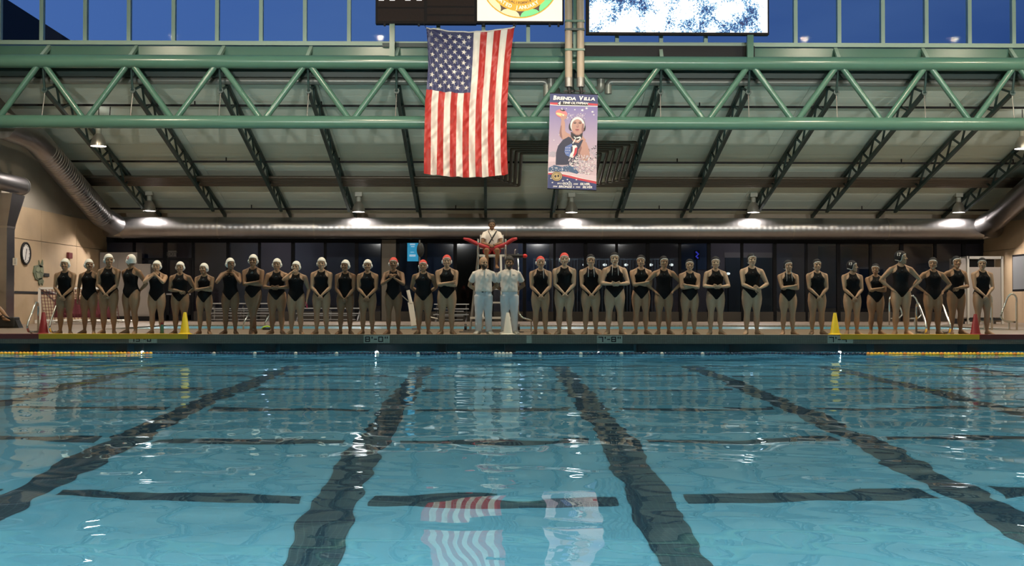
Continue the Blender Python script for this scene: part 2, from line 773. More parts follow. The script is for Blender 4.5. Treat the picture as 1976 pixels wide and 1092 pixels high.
CAP_SHELL = solid(*_dome, .003, (0, 0, .12))
RIM_SHELL = solid(*_rim, .002, (0, 0, .12))
CAPS = {k: quick_mesh('swim_cap', *CAP_SHELL, m) for k, m in (('white', M_CAPW), ('red', M_CAPR), ('black', M_CAPB))}
RIM = quick_mesh('cap_edging', *RIM_SHELL, M_EDGE)


def guard_mesh(s):
    mb = MB()
    mb.lathe([(.008, .014), (.024, .013), (.033, .006), (.035, -.006), (.030, -.014)], (0, 0, 0), 14, 'X')
    V = [(s * (v[0] + .083), v[1] + .004, v[2] + .098) for v in mb.V]
    return quick_mesh('ear_guard', V, mb.F, M_GUARD)


GUARDS = {-1: guard_mesh(-1), 1: guard_mesh(1)}
# chin ties: the cap's tapes run down the cheeks and knot under the chin
_e = MB()
for s in (-1, 1):
    _e.tube([(s * .078, -.02, .060), (s * .066, -.045, .022), (s * .040, -.070, -.008), (0, -.080, -.016)], .0028, 6)
TIES = quick_mesh('chin_tie', _e.V, _e.F, M_EDGE)


# ---- the swimsuit shell, for three builds
def suit_arrays(w):
    mb = MB()
    torso(mb, False, w, .0045)
    for sx in (-1, 1):
        hip, knee, ank = leg_path(sx, .06)
        mb.tube([hip, hip.lerp(knee, .25)], [.0585 * w + .003, .0585 * w + .003], 14)
    V, F = remesh(mb.V, mb.F, .0068, 5)

    def f(v):
        x, y, z = np.abs(v[:, 0]), v[:, 1], v[:, 2]
        leg_ = z - (.452 + np.maximum(0, x - .010) * np.where(y < .01, 1.24, .90) / w ** .5)
        top = (.842 - z)
        # arm holes narrow to the strap at the shoulder
        lim = np.interp(z, [.70, .735, .755, .785, .845], [.2, .100, .074, .054, .044]) * (1 + (w - 1) * .4)
        arm_ = (lim - x)
        neck = np.maximum(np.hypot(x * .9, z - .852) - .040, z * 0 - 1)
        return np.minimum(np.minimum(leg_, top), np.minimum(arm_, neck))
    V, F = clip(V, F, f)
    return solid(V, F, .003, (0, 0, .65))


SUITS = {}


def suit_mesh(w):
    k = round(w, 2)
    if k not in SUITS:
        SUITS[k] = quick_mesh('swimsuit', *suit_arrays(k), M_SUIT)
    return SUITS[k]


def emblem(kind):
    mb = MB()
    if kind == 'left':
        mb.prism([(-.004, .781), (.004, .781), (0, .787)], (-.0035, .0015))
        for k in range(9):
            a = PI * (.15 + .155 * k)
            a2 = a + .40
            r0, r1 = .013, .0185
            mb.prism([(r0 * math.cos(a), .762 + r0 * math.sin(a)), (r1 * math.cos(a), .762 + r1 * math.sin(a)),
                      (r1 * math.cos(a2), .762 + r1 * math.sin(a2)), (r0 * math.cos(a2), .762 + r0 * math.sin(a2))], (-.0035, .0015))
        mb.prism([(-.008, .757), (.010, .759), (.004, .768), (-.005, .767)], (-.0035, .0015))
    else:
        mb.prism([(-.007, .781), (.007, .781), (0, .789)], (-.0035, .0015))
        mb.prism([(-.004, .755), (.004, .755), (.006, .766), (0, .772), (-.006, .766)], (-.0035, .0015))
        mb.prism([(-.005, .742), (.005, .742), (.002, .751), (-.002, .751)], (-.0035, .0015))
    return quick_mesh('chest_emblem', mb.V, mb.F, M_EMBLEM, smooth=False)


EMB = {k: emblem(k) for k in ('left', 'right')}

# pose of one arm: wrist target, elbow hint, hand direction, palm normal, curl (for the arm at +x; mirrored for the other)
ARMS = {
    'low': ((.020, -.102, .515), (1, .25, -.2), (-.55, -.12, -.8), (-.4, .9, .0), .7),
    'low_under': ((.030, -.090, .500), (1, .25, -.2), (-.60, -.02, -.75), (-.3, .9, .2), .7),
    'fold_top': ((-.045, -.098, .655), (.55, -.25, -.9), (-1, .15, .10), (0, 1, .2), .6),
    'fold_bot': ((-.035, -.082, .632), (.55, -.25, -.9), (-1, .35, .05), (0, 1, 0), .4),
    'belly': ((.026, -.125, .612), (1, .1, -.7), (-.8, -.15, .15), (-.2, 1, .2), .6),
    'belly_flat': ((-.010, -.080, .598), (1, .1, -.6), (-.9, .1, -.35), (0, 1, 0), .2),
    'chin': ((.026, -.100, .800), (1.0, -.35, -.9), (-.75, .05, .45), (-.2, 1, -.2), 1.0),
    'neck': ((.070, -.075, .790), (.9, -.1, -1), (-.75, .25, .50), (-.3, 1, 0), .8),
    'mouth': ((.045, -.115, .845), (1.0, -.35, -1), (-.75, .05, .35), (0, 1, 0), 1.2),
    'chest': ((.018, -.125, .735), (1, -.1, -.9), (-.55, .0, .75), (-.8, .3, .2), 1.1),
    'behind': ((.045, .100, .545), (1, .30, -.1), (-.9, .1, -.4), (0, -1, 0), .6),
    'behind_out': ((.060, .095, .555), (1, .05, 0), (-.9, .2, -.3), (0, -1, 0), .6),
    'hip': ((.122, -.010, .560), (1, .28, .1), (-.35, -.55, -.65), (-1, -.2, .2), .5),
    'side': ((.150, -.010, .478), (.6, .8, 0), (.05, -.15, -1), (-1, 0, 0), .6),
    'across': ((-.010, -.105, .560), (1, .1, -.4), (-.85, -.1, -.3), (0, 1, 0), .5),
    'hold_wrist': ((.068, -.108, .568), (1, .2, -.6), (-.6, -.4, .25), (-.3, 1, 0), 1.0),
    'shoulder': ((.30, -.02, .800), (.4, .6, -.7), (.7, -.45, -.2), (0, .3, -1), .4),
}


def make_body(male, w, arms, spread, out, hidden_torso, cross=False, knee_in=0.0, custom=None):
    """one continuous figure: torso, limbs and hands grown together, the head set on the neck"""
    mb, fb = MB(), MB()
    torso(mb, male, w)
    for i, sx in enumerate((-1, 1)):
        L = leg_path(sx, spread, knee_in)
        if cross:
            L = leg_path(sx, -.022 if sx > 0 else -.022, 0, 0, -.030 if sx > 0 else .02)
        leg(mb, L, w * (1.0 if not male else .98))
        foot(mb, L[2], sx * out)
    sw = .110 if male else .108
    J = {}
    for sx, nm in zip((-1, 1), arms):
        Wt, hint, d, nrm, curl = ARMS[nm]
        m = Vector((sx, 1, 1))
        S = Vector((sx * (sw + (w - 1) * .05), .006, .784))
        mb.tube([(sx * .012, .014, .842), (sx * .048, .013, .818), (sx * .088, .008, .799), S], [.024, .025, .026, .028], 10)
        Wv = Vector(Wt) * m
        Wv.y = Wv.y + (-(w - 1) * .05 if Wv.y < 0 else (w - 1) * .05)
        E, Wv = ik(S, Wv, Vector(hint) * m, .178, .152)
        arm(mb, S, E, Wv, w, male=male)
        mb.ell(S, (.033 * (1.1 if male else 1), .032, .033), 12, 8)
        hand(mb, fb, Wv, Vector(d) * m, Vector(nrm) * m, -sx if False else sx, curl)
        J[sx] = (S, E, Wv)
    mb.tube([(0, .010, .825), (0, .008, .850), (0, .002, .885), (0, 0, .905)], [.040 if male else .036, .035 if male else .0295, .034 if male else .029, .03], 14)
    V, F = remesh(mb.V, mb.F, .0068, 4)
    return V, F, fb, J


def assemble(root, V, F, fb, skinm, male, head_rot, hz=.851, hpos=(0, -.004)):
    n = len(V)
    HV, HF = HEAD_M if male else HEAD_F
    Mh = Matrix.Translation((hpos[0], hpos[1], hz)) @ head_rot @ Matrix.Scale(HS, 4)
    A = np.array(Mh)
    hv = HV @ A[:3, :3].T + A[:3, 3]
    allV = [tuple(v) for v in V] + [tuple(v) for v in hv]
    allF = list(F) + [tuple(i + n for i in f) for f in HF]
    o = len(allV)
    allV += list(fb.V)
    allF += [tuple(i + o for i in f) for f in fb.F]
    me = quick_mesh('body', allV, allF, skinm)
    b = link_mesh('body', me, root)
    for nm, m in (('eye', EYE[-1]), ('eye', EYE[1]), ('mouth', LIPS), ('eyebrows', BROWS)):
        q = link_mesh(nm, m, root)
        q.matrix_local = Mh
    return b, Mh


def head_rotation(turn, tilt=0, nod=0):
    return Matrix.Rotation(math.radians(turn), 4, 'Z') @ Matrix.Rotation(math.radians(tilt), 4, 'Y') @ Matrix.Rotation(math.radians(nod), 4, 'X')


PEOPLE_Y = 25.02


def place(root, px, top, y=PEOPLE_Y, feet=645.3, rz=0):
    q = P(px, feet, y)
    root.location = (q.x, y, 0)
    h = Z(top, y, px)
    root.rotation_euler = (0, 0, math.radians(rz))
    return h


def swimmer(px, top, arms, cap, label, sk='fair', w=1.0, turn=0, tilt=0, nod=0, rz=0, spread=.062, out=.5, knee=0.0, cross=False,
            number=None, ties=False, cords=0, team='left', group=None, y=PEOPLE_Y):
    w = round(w * 1.07, 3)
    spread *= 1.05
    root = empty('person', label, 'person', group=group)
    H = place(root, px, top, y, rz=rz) / 1.018
    root.scale = (H, H, H)
    V, F, fb, J = make_body(False, w, arms, spread, out, False, cross, knee)
    b, Mh = assemble(root, V, F, fb, SK[sk], False, head_rotation(turn, tilt, nod))
    s = link_mesh('swimsuit', suit_mesh(w), root)
    e = link_mesh('emblem', EMB[team], s)
    yy = -.062 if w < 1.06 else -.066
    e.location = (0, -.0605 * (w ** .8) + .0035, -.012)
    if arms[0].startswith('fold') or arms[0] in ('chest', 'chin'):
        e.location.z = .004
    c = link_mesh('swim_cap', CAPS[cap], root)
    c.matrix_local = Mh
    link_mesh('cap_edging', RIM, c)
    if cap != 'black':
        for sx in (-1, 1):
            link_mesh('ear_guard', GUARDS[sx], c)
    else:
        for sx in (-1, 1):
            g = link_mesh('ear_guard', GUARDS_B[sx], c)
    if ties:
        link_mesh('chin_tie', TIES, c)
    if number:
        tv, tf = text_arrays(number, .075, .03, .02)
        for sx in (-1, 1):
            V2 = []
            for v in tv:
                yy2, zz2 = sx * v[0] + .022, v[2] + .158
                xx = .0835 * math.sqrt(max(.05, 1 - ((zz2 - .132) / .101) ** 2 - ((yy2 - .012) / .1035) ** 2)) + .003
                V2.append((sx * (xx - v[1] * .05), yy2, zz2))
            nm = quick_mesh('cap_number', V2, tf, M_CAPR if cap == 'white' else M_EDGE, smooth=False)
            link_mesh('cap_number', nm, c)
    if cords:
        mb = MB()
        for sx in ((1,) if cords == 1 else (-1, 1)):
            mb.tube([(sx * .036, -.030, .905), (sx * .030, -.045, .86), (sx * .034, -.066, .82), (sx * .035, -.078, .77), (sx * .038, -.080, .72)], .0026, 6)
        mb.build('cap_cord', M_EDGE, root, smooth=True)
    return root


def guard_black(s):
    me = GUARDS[s].copy()
    for v in me.vertices:
        v.co.x = s * (.0805 + (abs(v.co.x) - .083) * .45)
        v.co.z = .098 + (v.co.z - .098) * .85
        v.co.y *= .85
    me.materials.clear()
    me.materials.append(M_CAPB)
    return me


GUARDS_B = {s: guard_black(s) for s in (-1, 1)}
# ---- the two men in white and the lifeguard
def collar(mb, z=.838, r=.044):
    for i in range(14):
        a0 = -PI / 2 + .35 + (2 * PI - .7) * i / 14
        a1 = -PI / 2 + .35 + (2 * PI - .7) * (i + 1) / 14
        p = [Vector((r * math.cos(a), .008 + r * .92 * math.sin(a), z + .008)) for a in (a0, a1)]
        q = [Vector((1.34 * r * math.cos(a), .008 + 1.34 * r * .92 * math.sin(a) - .002, z - .018)) for a in (a0, a1)]
        pi = [v * 1 + Vector((-.003 * math.cos(a0), -.003 * math.sin(a0), 0)) for v in p]
        mb.add([p[0], p[1], q[1], q[0], pi[0], pi[1], q[1] * .99 + Vector((0, 0, .004)), q[0] * .99 + Vector((0, 0, .004))],
               [(0, 1, 2, 3), (4, 7, 6, 5), (0, 4, 5, 1), (3, 2, 6, 7), (0, 3, 7, 4), (1, 5, 6, 2)])


def hair_cap(mb, lo=.10, puff=.0):
    m2 = MB()
    m2.ell((0, .016, .140 + puff * .5), (.081 + puff, .101 + puff, .097 + puff), 22, 16)
    V, F = remesh(m2.V, m2.F, .0065, 1)
    V = V + (rng.random(V.shape) - .5) * .005
    return clip(V, F, lambda v: v[:, 2] - np.interp(v[:, 1], [-.12, -.075, -.055, -.02, .01, .05, .12], [.178, .174, .150, .118, .085, .060, .050]))


def man(px, top, label, sk, w, shirt_belt, hair, beard, turn=0, tilt=0, nod=0, badge=None):
    root = empty('person', label, 'person')
    H = place(root, px, top, PEOPLE_Y) / 1.005
    root.scale = (H, H, H)
    V, F, fb, J = make_body(True, w, ('behind_out', 'behind_out'), .068, .5, True)
    b, Mh = assemble(root, V, F, fb, SK[sk], True, head_rotation(turn, tilt, nod))
    mb = MB()
    torso(mb, True, w, .0095, .84, .56)
    mb.rings([ell_ring(z, (.100 + g) * w, (.072 + g) * w, 0) for z, g in ((.548, -.004), (.553, .004), (.575, .006), (.61, .004), (.66, .002))])
    for sx in (-1, 1):
        S, E, Wt = J[sx]
        mb.tube([(sx * .040, .010, .822), S + Vector((-sx * .03, 0, .010)), S, S.lerp(E, .3), S.lerp(E, .62), S.lerp(E, .66)], [.030, .036, .040, .042, .042, .040], 14)
    V2, F2 = remesh(mb.V, mb.F, .0065, 4)
    n = np.sin(V2[:, 2:3] * 90 + V2[:, 0:1] * 60) * .0009 + np.sin(V2[:, 2:3] * 45 - V2[:, 0:1] * 110 + 1) * .0010
    V2 = V2 * np.array([1, 1, 1]) + np.concatenate([n * 0, n, n * 0], 1)
    sh = link_mesh('polo_shirt', quick_mesh('polo_shirt', V2, F2, M_SHIRT), root)
    cb = MB()
    collar(cb)
    cb.build('collar', M_SHIRT, sh, smooth='auto')
    pk = MB()
    pk.box((.010, -.0745 * w ** .7 - .004, .775), (.020, .004, .080))
    for z in (.80, .775, .75):
        pk.ell((.010, -.0745 * w ** .7 - .008, z), (.003, .002, .003), 6, 4)
    pk.build('placket', M_SHIRT, sh)
    if badge:
        bd = MB()
        bd.box((.052, -.083 * w ** .7, .768), (.034 if badge == 'text' else .012, .004, .007))
        bd.build('chest_print', M_BLACK, sh)
    mb = MB()
    torso(mb, True, w, .006, .60)
    for sx in (-1, 1):
        L = leg_path(sx, .068)
        hip, knee, ank = L
        mb.tube([hip, hip.lerp(knee, .3), hip.lerp(knee, .7), knee, knee.lerp(ank, .4), knee.lerp(ank, .85), ank + Vector((0, -.004, -.012))],
                [.066, .066, .058, .050, .047, .043, .044], 16)
    V2, F2 = remesh(mb.V, mb.F, .0068, 4)
    n = np.sin(V2[:, 2:3] * 70 + V2[:, 0:1] * 40) * .0009
    V2 = V2 + np.concatenate([n, n, n * 0], 1)
    tr = link_mesh('trousers', quick_mesh('trousers', V2, F2, M_TROU), root)
    if shirt_belt:
        bl = MB()
        bl.box((-.012, -.0795, .549), (.024, .010, .012))
        bl.box((.030, -.0775, .551), (.008, .010, .008))
        bl.build('belt_buckle', M_BLACK, tr)
    sm = MB()
    for sx in (-1, 1):
        L = leg_path(sx, .068)
        s2 = MB()
        foot(s2, L[2], sx * .45, .007)
        V3, F3 = remesh(s2.V, s2.F, .006, 3)
        link_mesh('shoe', quick_mesh('shoe', V3, F3, M_SHOE), root)
    if hair:
        Vh, Fh = hair_cap(mb, puff=.010)
        Vh, Fh = solid(Vh, Fh, .006, (0, 0, .12))
        q = link_mesh('hair', quick_mesh('hair', Vh, Fh, M_HAIR), root)
        q.matrix_local = Mh
    if beard:
        m2 = MB()
        R = []
        for z, a, y0, y1 in [(-.008, .018, -.080, -.05), (.004, .036, -.092, -.02), (.030, .053, -.093, .01), (.058, .063, -.0905, .02), (.085, .0705, -.086, .03)]:
            R.append(ell_ring(z, a, (y1 - y0) / 2, (y0 + y1) / 2, 24, 2.2))
        m2.rings(R)
        V4, F4 = remesh(m2.V, m2.F, .005, 1)
        V4, F4 = clip(V4, F4, lambda v: np.minimum(np.minimum(.030 + np.abs(v[:, 0]) * 1.0 - v[:, 2] + .008, .015 - v[:, 1]), .08 - v[:, 2]))
        q = link_mesh('beard', quick_mesh('beard', V4, F4, beard), root)
        q.matrix_local = Mh
    return root


def seated(label, sk, male=True, shirt=M_SHIRT, shorts=M_SHORTS, shin=.24, reach=0.0):
    """a person sitting; origin where the thighs meet the seat, facing -y, unit body height"""
    root = empty('person', label, 'person')
    mb, fb = MB(), MB()
    torso(mb, male, 1.08)
    legs = []
    for sx in (-1, 1):
        hip = Vector((sx * .055, .0, .500))
        knee = Vector((sx * .092, -.225, .512))
        ank = Vector((sx * .074, -.205 - reach, .512 - shin))
        legs.append((hip, knee, ank))
        leg(mb, (hip, knee, ank), 1.05)
        foot_mb = MB()
        foot(foot_mb, Vector((ank.x, ank.y, 0)), sx * .2)
        mb.add([Vector(v) + Vector((0, 0, ank.z - .046)) for v in foot_mb.V], foot_mb.F)
    J = {}
    for sx in (-1, 1):
        S = Vector((sx * .110, .006, .784))
        mb.tube([(sx * .014, .014, .846), (sx * .048, .013, .824), (sx * .088, .008, .802), S], [.026, .027, .027, .028], 10)
        E, Wv = ik(S, (sx * .030, -.150, .595), (sx, .1, -.7), .178, .152)
        arm(mb, S, E, Wv, 1.1, male=True)
        mb.ell(S, (.036, .034, .034), 12, 8)
        hand(mb, fb, Wv, (-sx * .9, -.2, -.1), (0, .6, -.8), sx, .7)
        J[sx] = (S, E, Wv)
    mb.tube([(0, .010, .825), (0, .008, .850), (0, .002, .885), (0, 0, .905)], [.040, .037, .035, .03], 14)
    V, F = remesh(mb.V, mb.F, .0068, 4)
    b, Mh = assemble(root, V, F, fb, SK[sk], True, head_rotation(4, 0, 0))
    mb = MB()
    torso(mb, True, 1.10, .0095, .84, .52)
    for sx in (-1, 1):
        S, E, Wt = J[sx]
        mb.tube([(sx * .040, .010, .822), S + Vector((-sx * .03, 0, .010)), S, S.lerp(E, .3), S.lerp(E, .58)], [.031, .038, .042, .045, .044], 14)
    V2, F2 = remesh(mb.V, mb.F, .0065, 4)
    sh = link_mesh('polo_shirt', quick_mesh('polo_shirt', V2, F2, shirt), root)
    cb = MB()
    collar(cb)
    cb.build('collar', shirt, sh, smooth='auto')
    mb = MB()
    torso(mb, True, 1.06, .008, .57)
    for hip, knee, ank in legs:
        mb.tube([hip, hip.lerp(knee, .35), hip.lerp(knee, .72)], [.068, .068, .066], 16)
    V2, F2 = remesh(mb.V, mb.F, .0068, 4)
    link_mesh('shorts', quick_mesh('shorts', V2, F2, shorts), root)
    Vh, Fh = hair_cap(mb, puff=.006)
    Vh, Fh = solid(Vh, Fh, .006, (0, 0, .12))
    q = link_mesh('hair', quick_mesh('hair', Vh, Fh, M_HAIR), root)
    q.matrix_local = Mh
    return root, sh, J
# ------------------------------------------------------------------ levels and planes (metres)
ZW = -0.41            # water of the big pool
YE = 24.6             # front edge of the walkway the people stand on
YB = 29.8             # its back edge
YR = 36.0             # far edge of the second pool
YW = 44.5             # glazed back wall
XL, XR = -15.0, 19.5  # side walls
YT = 32.6             # tube truss
YN = 2.0              # near edge of the pool
DEPTH = 3.3


def roof_z(y):
    return 7.42 - .285 * (y - 33.2)


M_DECK = mat('deck_tile', (0.20, 0.150, 0.102), 0.6, brick=(.15, (0.13, 0.10, 0.075)))
M_COPE = mat('coping_tile', (0.150, 0.128, 0.100), 0.5, brick=(.05, (0.09, 0.085, 0.07)))
M_COPE_TOP = mat('coping_top', (0.26, 0.215, 0.165), 0.5, var=.15)
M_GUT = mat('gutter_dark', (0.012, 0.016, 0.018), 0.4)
M_PLASTER = mat('pool_plaster', (0.26, 0.60, 0.74), 0.7, var=0.10, vscale=.5)
M_BAND = mat('black_pool_tile', (0.025, 0.055, 0.085), 0.5, brick=(.05, (0.10, 0.15, 0.17)))
M_CONC = mat('tan_concrete', (0.42, 0.31, 0.195), 0.85, var=0.22, vscale=.9, bump=.3, bscale=14)
M_CONC_D = mat('grey_concrete', (0.30, 0.27, 0.22), 0.85, var=0.18, vscale=.8, bump=.3, bscale=12)
M_GREEN = mat('green_steel_paint', (0.082, 0.185, 0.140), 0.24, var=.08, vscale=2)
M_GREEN_D = mat('dark_green_steel', (0.018, 0.046, 0.044), 0.45, var=.1)
M_SILL = mat('pale_green_sill', (0.34, 0.46, 0.37), 0.4)
M_PANEL = mat('roof_panel', (0.70, 0.80, 0.71), 0.8, var=.08, vscale=.9)
M_SEAM = mat('roof_seam', (0.03, 0.03, 0.03), 0.9)
M_DUCT = mat('galvanised_duct', (0.36, 0.355, 0.36), 0.33, 1.0, var=.18, vscale=1.3, stretch=(.6, 1, 2.5))
M_DUCT_B = mat('duct_band', (0.42, 0.40, 0.38), 0.35, 1.0)
M_GPIPE = mat('painted_pipe', (0.22, 0.24, 0.22), 0.35, 0.3)
M_BPIPE = mat('brown_pipe', (0.10, 0.085, 0.065), 0.3, 0.5)
M_BEIGE = mat('beige_pipe', (0.46, 0.37, 0.28), 0.4, var=.1)
M_DARKM = mat('dark_metal', (0.016, 0.016, 0.018), 0.6, spec=.25)
M_MULL = mat('dark_bronze_mullion', (0.010, 0.010, 0.012), 0.7, spec=.12)
M_BLACKP = mat('black_plastic', (0.012, 0.012, 0.013), 0.5)
M_CHROME = mat('polished_rail', (0.75, 0.73, 0.70), 0.16, 1.0)
M_ALU = mat('aluminium', (0.32, 0.31, 0.30), 0.4, 0.8)
M_WHITE = mat('white_paint', (0.68, 0.66, 0.62), 0.5)
M_YEL = mat('yellow_plastic', (0.72, 0.52, 0.012), 0.45, var=.05)
M_RED = mat('red_plastic', (0.21, 0.007, 0.012), 0.45, var=.08)
M_REDMAT = mat('dark_red_mat', (0.15, 0.022, 0.018), 0.6)


def glass_mat(name, tint, refl=1.0):
    m = bpy.data.materials.new(name)
    m.use_nodes = True
    t = m.node_tree
    t.nodes.clear()
    o = t.nodes.new('ShaderNodeOutputMaterial')
    tr = t.nodes.new('ShaderNodeBsdfTransparent')
    tr.inputs[0].default_value = (*tint, 1)
    g = t.nodes.new('ShaderNodeBsdfGlossy')
    g.inputs['Roughness'].default_value = 0.03
    f = t.nodes.new('ShaderNodeFresnel')
    f.inputs[0].default_value = 1.5
    mm = t.nodes.new('ShaderNodeMath')
    mm.operation = 'MULTIPLY'
    mm.inputs[1].default_value = refl
    mx = t.nodes.new('ShaderNodeMixShader')
    t.links.new(f.outputs[0], mm.inputs[0])
    t.links.new(mm.outputs[0], mx.inputs[0])
    t.links.new(tr.outputs[0], mx.inputs[1])
    t.links.new(g.outputs[0], mx.inputs[2])
    t.links.new(mx.outputs[0], o.inputs[0])
    return m


M_GLASS = glass_mat('clear_glazing', (0.95, 0.97, 0.97), .04)
M_GLASS_D = glass_mat('tinted_glazing', (0.55, 0.60, 0.66), 1.0)

# water: refraction below, mirror above, weighed by Fresnel (the glass shader)
M_WATER = bpy.data.materials.new('pool_water')
M_WATER.use_nodes = True
_t = M_WATER.node_tree
_t.nodes.clear()
_o = _t.nodes.new('ShaderNodeOutputMaterial')
_g = _t.nodes.new('ShaderNodeBsdfGlass')
_g.inputs['IOR'].default_value = 1.333
_g.inputs['Roughness'].default_value = 0.0
_g.inputs['Color'].default_value = (0.80, 0.97, 1.0, 1)
_t.links.new(_g.outputs[0], _o.inputs[0])

# ------------------------------------------------------------------ pool basin
MB().box2((XL, YN, ZW - DEPTH - .2), (XR, YE + 1.9, ZW - DEPTH)).build('pool_floor', M_PLASTER)
pool_floor = bpy.data.objects['pool_floor']
struct(pool_floor)
zf = ZW - DEPTH
# black lane lines along the pool, and the broken cross lines
k = -6
for k in range(-6, 8):
    x = .05 + 2.74 * (k + .5)
    if XL + .5 < x < XR - .5:
        MB().box2((x - .19, 3.2, zf + .001), (x + .19, 23.75, zf + .006)).build('lane_line', M_BAND, pool_floor)
for j in range(7):
    y = 9.97 - 2.74 + 2.74 * j
    for k in range(-5, 7):
        xa, xb = .05 + 2.74 * (k - .5) + .30, .05 + 2.74 * (k + .5) - .30
        if xa > XL and xb < XR:
            MB().box2((xa, y - .15, zf + .001), (xb, y + .15, zf + .006)).build('cross_line', M_BAND, pool_floor)

struct(MB().box2((XL, YE + 1.6, zf), (XR, YE + 1.9, ZW - .02)).build('pool_wall_far', M_PLASTER))
struct(MB().box2((XL, YN - .3, zf), (XR, YN, -.0)).build('pool_wall_near', M_PLASTER))
struct(MB().box2((XL - .3, YN, zf), (XL, YE + 1.9, ZW + .2)).build('pool_wall_left', M_PLASTER))
struct(MB().box2((XR, YN, zf), (XR + .3, YE + 1.9, ZW + .2)).build('pool_wall_right', M_PLASTER))

# rippled water surface
NX, NY = 620, 430
xs = np.linspace(XL + .01, XR - .01, NX)
ys = np.linspace(YN + .01, YE + 1.59, NY)
GX, GY = np.meshgrid(xs, ys)
h = np.zeros_like(GX)
WAVES = 46
r2 = np.random.default_rng(21)
for i in range(WAVES):
    lam = .22 * (3.2 / .22) ** (i / (WAVES - 1)) * (1 + .1 * r2.random())
    a = r2.random() * 2 * PI
    kk = 2 * PI / lam
    slope = .0078 * (1.0 if lam > .6 else .75) * (0.55 if lam > 1.8 else 1)
    ph = r2.random() * 2 * PI
    # each train swells and fades over the pool
    env = .55 + .45 * np.sin(GX * (.35 + .3 * r2.random()) + r2.random() * 6) * np.sin(GY * (.3 + .3 * r2.random()) + r2.random() * 6)
    h += slope / kk * env * np.sin(kk * (GX * math.cos(a) + GY * math.sin(a)) + ph)
h *= np.interp(GY, [YN, 6, 11, 16, YE], [.9, .9, 1.0, 1.35, 1.5])
V = np.stack([GX, GY, ZW + h], -1).reshape(-1, 3)
idx = np.arange(NX * NY).reshape(NY, NX)
Fq = np.stack([idx[:-1, :-1], idx[:-1, 1:], idx[1:, 1:], idx[1:, :-1]], -1).reshape(-1, 4)
me = bpy.data.meshes.new('pool_water')
me.vertices.add(len(V))
me.vertices.foreach_set('co', V.ravel())
me.loops.add(Fq.size)
me.loops.foreach_set('vertex_index', Fq.ravel().astype(np.int32))
me.polygons.add(len(Fq))
me.polygons.foreach_set('loop_start', np.arange(0, Fq.size, 4, dtype=np.int32))
me.polygons.foreach_set('use_smooth', [True] * len(Fq))
me.materials.append(M_WATER)
me.update(calc_edges=True)
struct(link_mesh('pool_water', me))

# ------------------------------------------------------------------ decks
near = struct(MB().box2((XL, -6, -.35), (XR, YN - .3, 0)).build('pool_deck', M_DECK))
walk = struct(MB().box2((XL, YE + .25, -.19), (XR, YB, 0)).build('walkway_deck', M_DECK))
cope = MB()
cope.box2((XL, YE, -.185), (XR, YE + .28, .004)).build('coping', M_COPE, walk)
swz('coping_tile', (PI / 2, 0, 0))
MB().box2((XL, YE + .02, .004), (XR, YE + .30, .010)).build('coping_top', M_COPE_TOP, walk)
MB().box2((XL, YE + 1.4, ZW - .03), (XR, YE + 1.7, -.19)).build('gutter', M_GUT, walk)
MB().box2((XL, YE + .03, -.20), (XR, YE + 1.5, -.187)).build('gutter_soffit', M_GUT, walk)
for px in (44, 232, 405, 520, 600, 850, 985, 1240, 1420, 1700, 1880):
    xx = X(px, YE)
    MB().box2((xx - .12, YE + .10, ZW + .03), (xx + .12, YE + .6, -.20)).build('gutter_bracket', M_GUT, walk)
M_W2 = mat('second_pool_water', (0.14, 0.40, 0.52), 0.25, spec=.25, bump=.25, bscale=3)  # opaque; the brighter blue stands in for light glowing up through the water
PX0, PX1 = -10.2, 14.2
struct(MB().box2((PX0, YB + .2, -.8), (PX1, YR - .2, -.045)).build('second_pool_water', M_W2))
struct(MB().box2((PX0 - .2, YB, -.3), (PX1 + .2, YB + .22, .012)).build('second_pool_coping', M_COPE_TOP))
struct(MB().box2((XL, YR - .22, -.3), (XR, YW + .2, 0)).build('back_deck', M_DECK))
struct(MB().box2((XL, YB, -.3), (PX0, YR - .22, 0)).build('side_deck_left', M_DECK))
struct(MB().box2((PX1, YB, -.3), (XR, YR - .22, 0)).build('side_deck_right', M_DECK))

# ------------------------------------------------------------------ walls of the hall
WPROF = [(-6, -.5), (YW + .4, -.5), (YW + .4, roof_z(YW + .4) + .3), (33.25, roof_z(33.25) + .3), (33.25, 12), (-6, 12)]
wl = struct(MB().prism(WPROF, (XL - .4, XL), 'X').build('wall_left', M_CONC_D))
wr = struct(MB().prism(WPROF, (XR, XR + .4), 'X').build('wall_right', M_CONC_D))
# smoother tan band of the side walls below the ledge
zl = 2.72
for sx, xx, par in ((1, XL, wl), (-1, XR, wr)):
    for i in range(5):
        y0 = 28.2 + i * 3.26
        MB().box2((xx + sx * .0, y0 + .008, 0), (xx + sx * .05, y0 + 3.25, zl)).build('wall_panel', M_CONC, par)
        MB().box2((xx + sx * .0, y0 + .008, zl + .02), (xx + sx * .04, y0 + 3.25, zl + 1.05)).build('wall_panel', M_CONC, par)
MB().box2((XL, 30, 0.98), (XL + .065, 40.5, 1.06)).build('wall_strip', M_DARKM, wl)
struct(MB().box2((XL, -6.4, -.5), (XR, -6, 12)).build('wall_near', M_CONC_D))

# high roof over the big pool, out of the picture
struct(MB().box2((XL, -6, 11.6), (XR, 33.3, 11.9)).build('ceiling', M_PANEL))

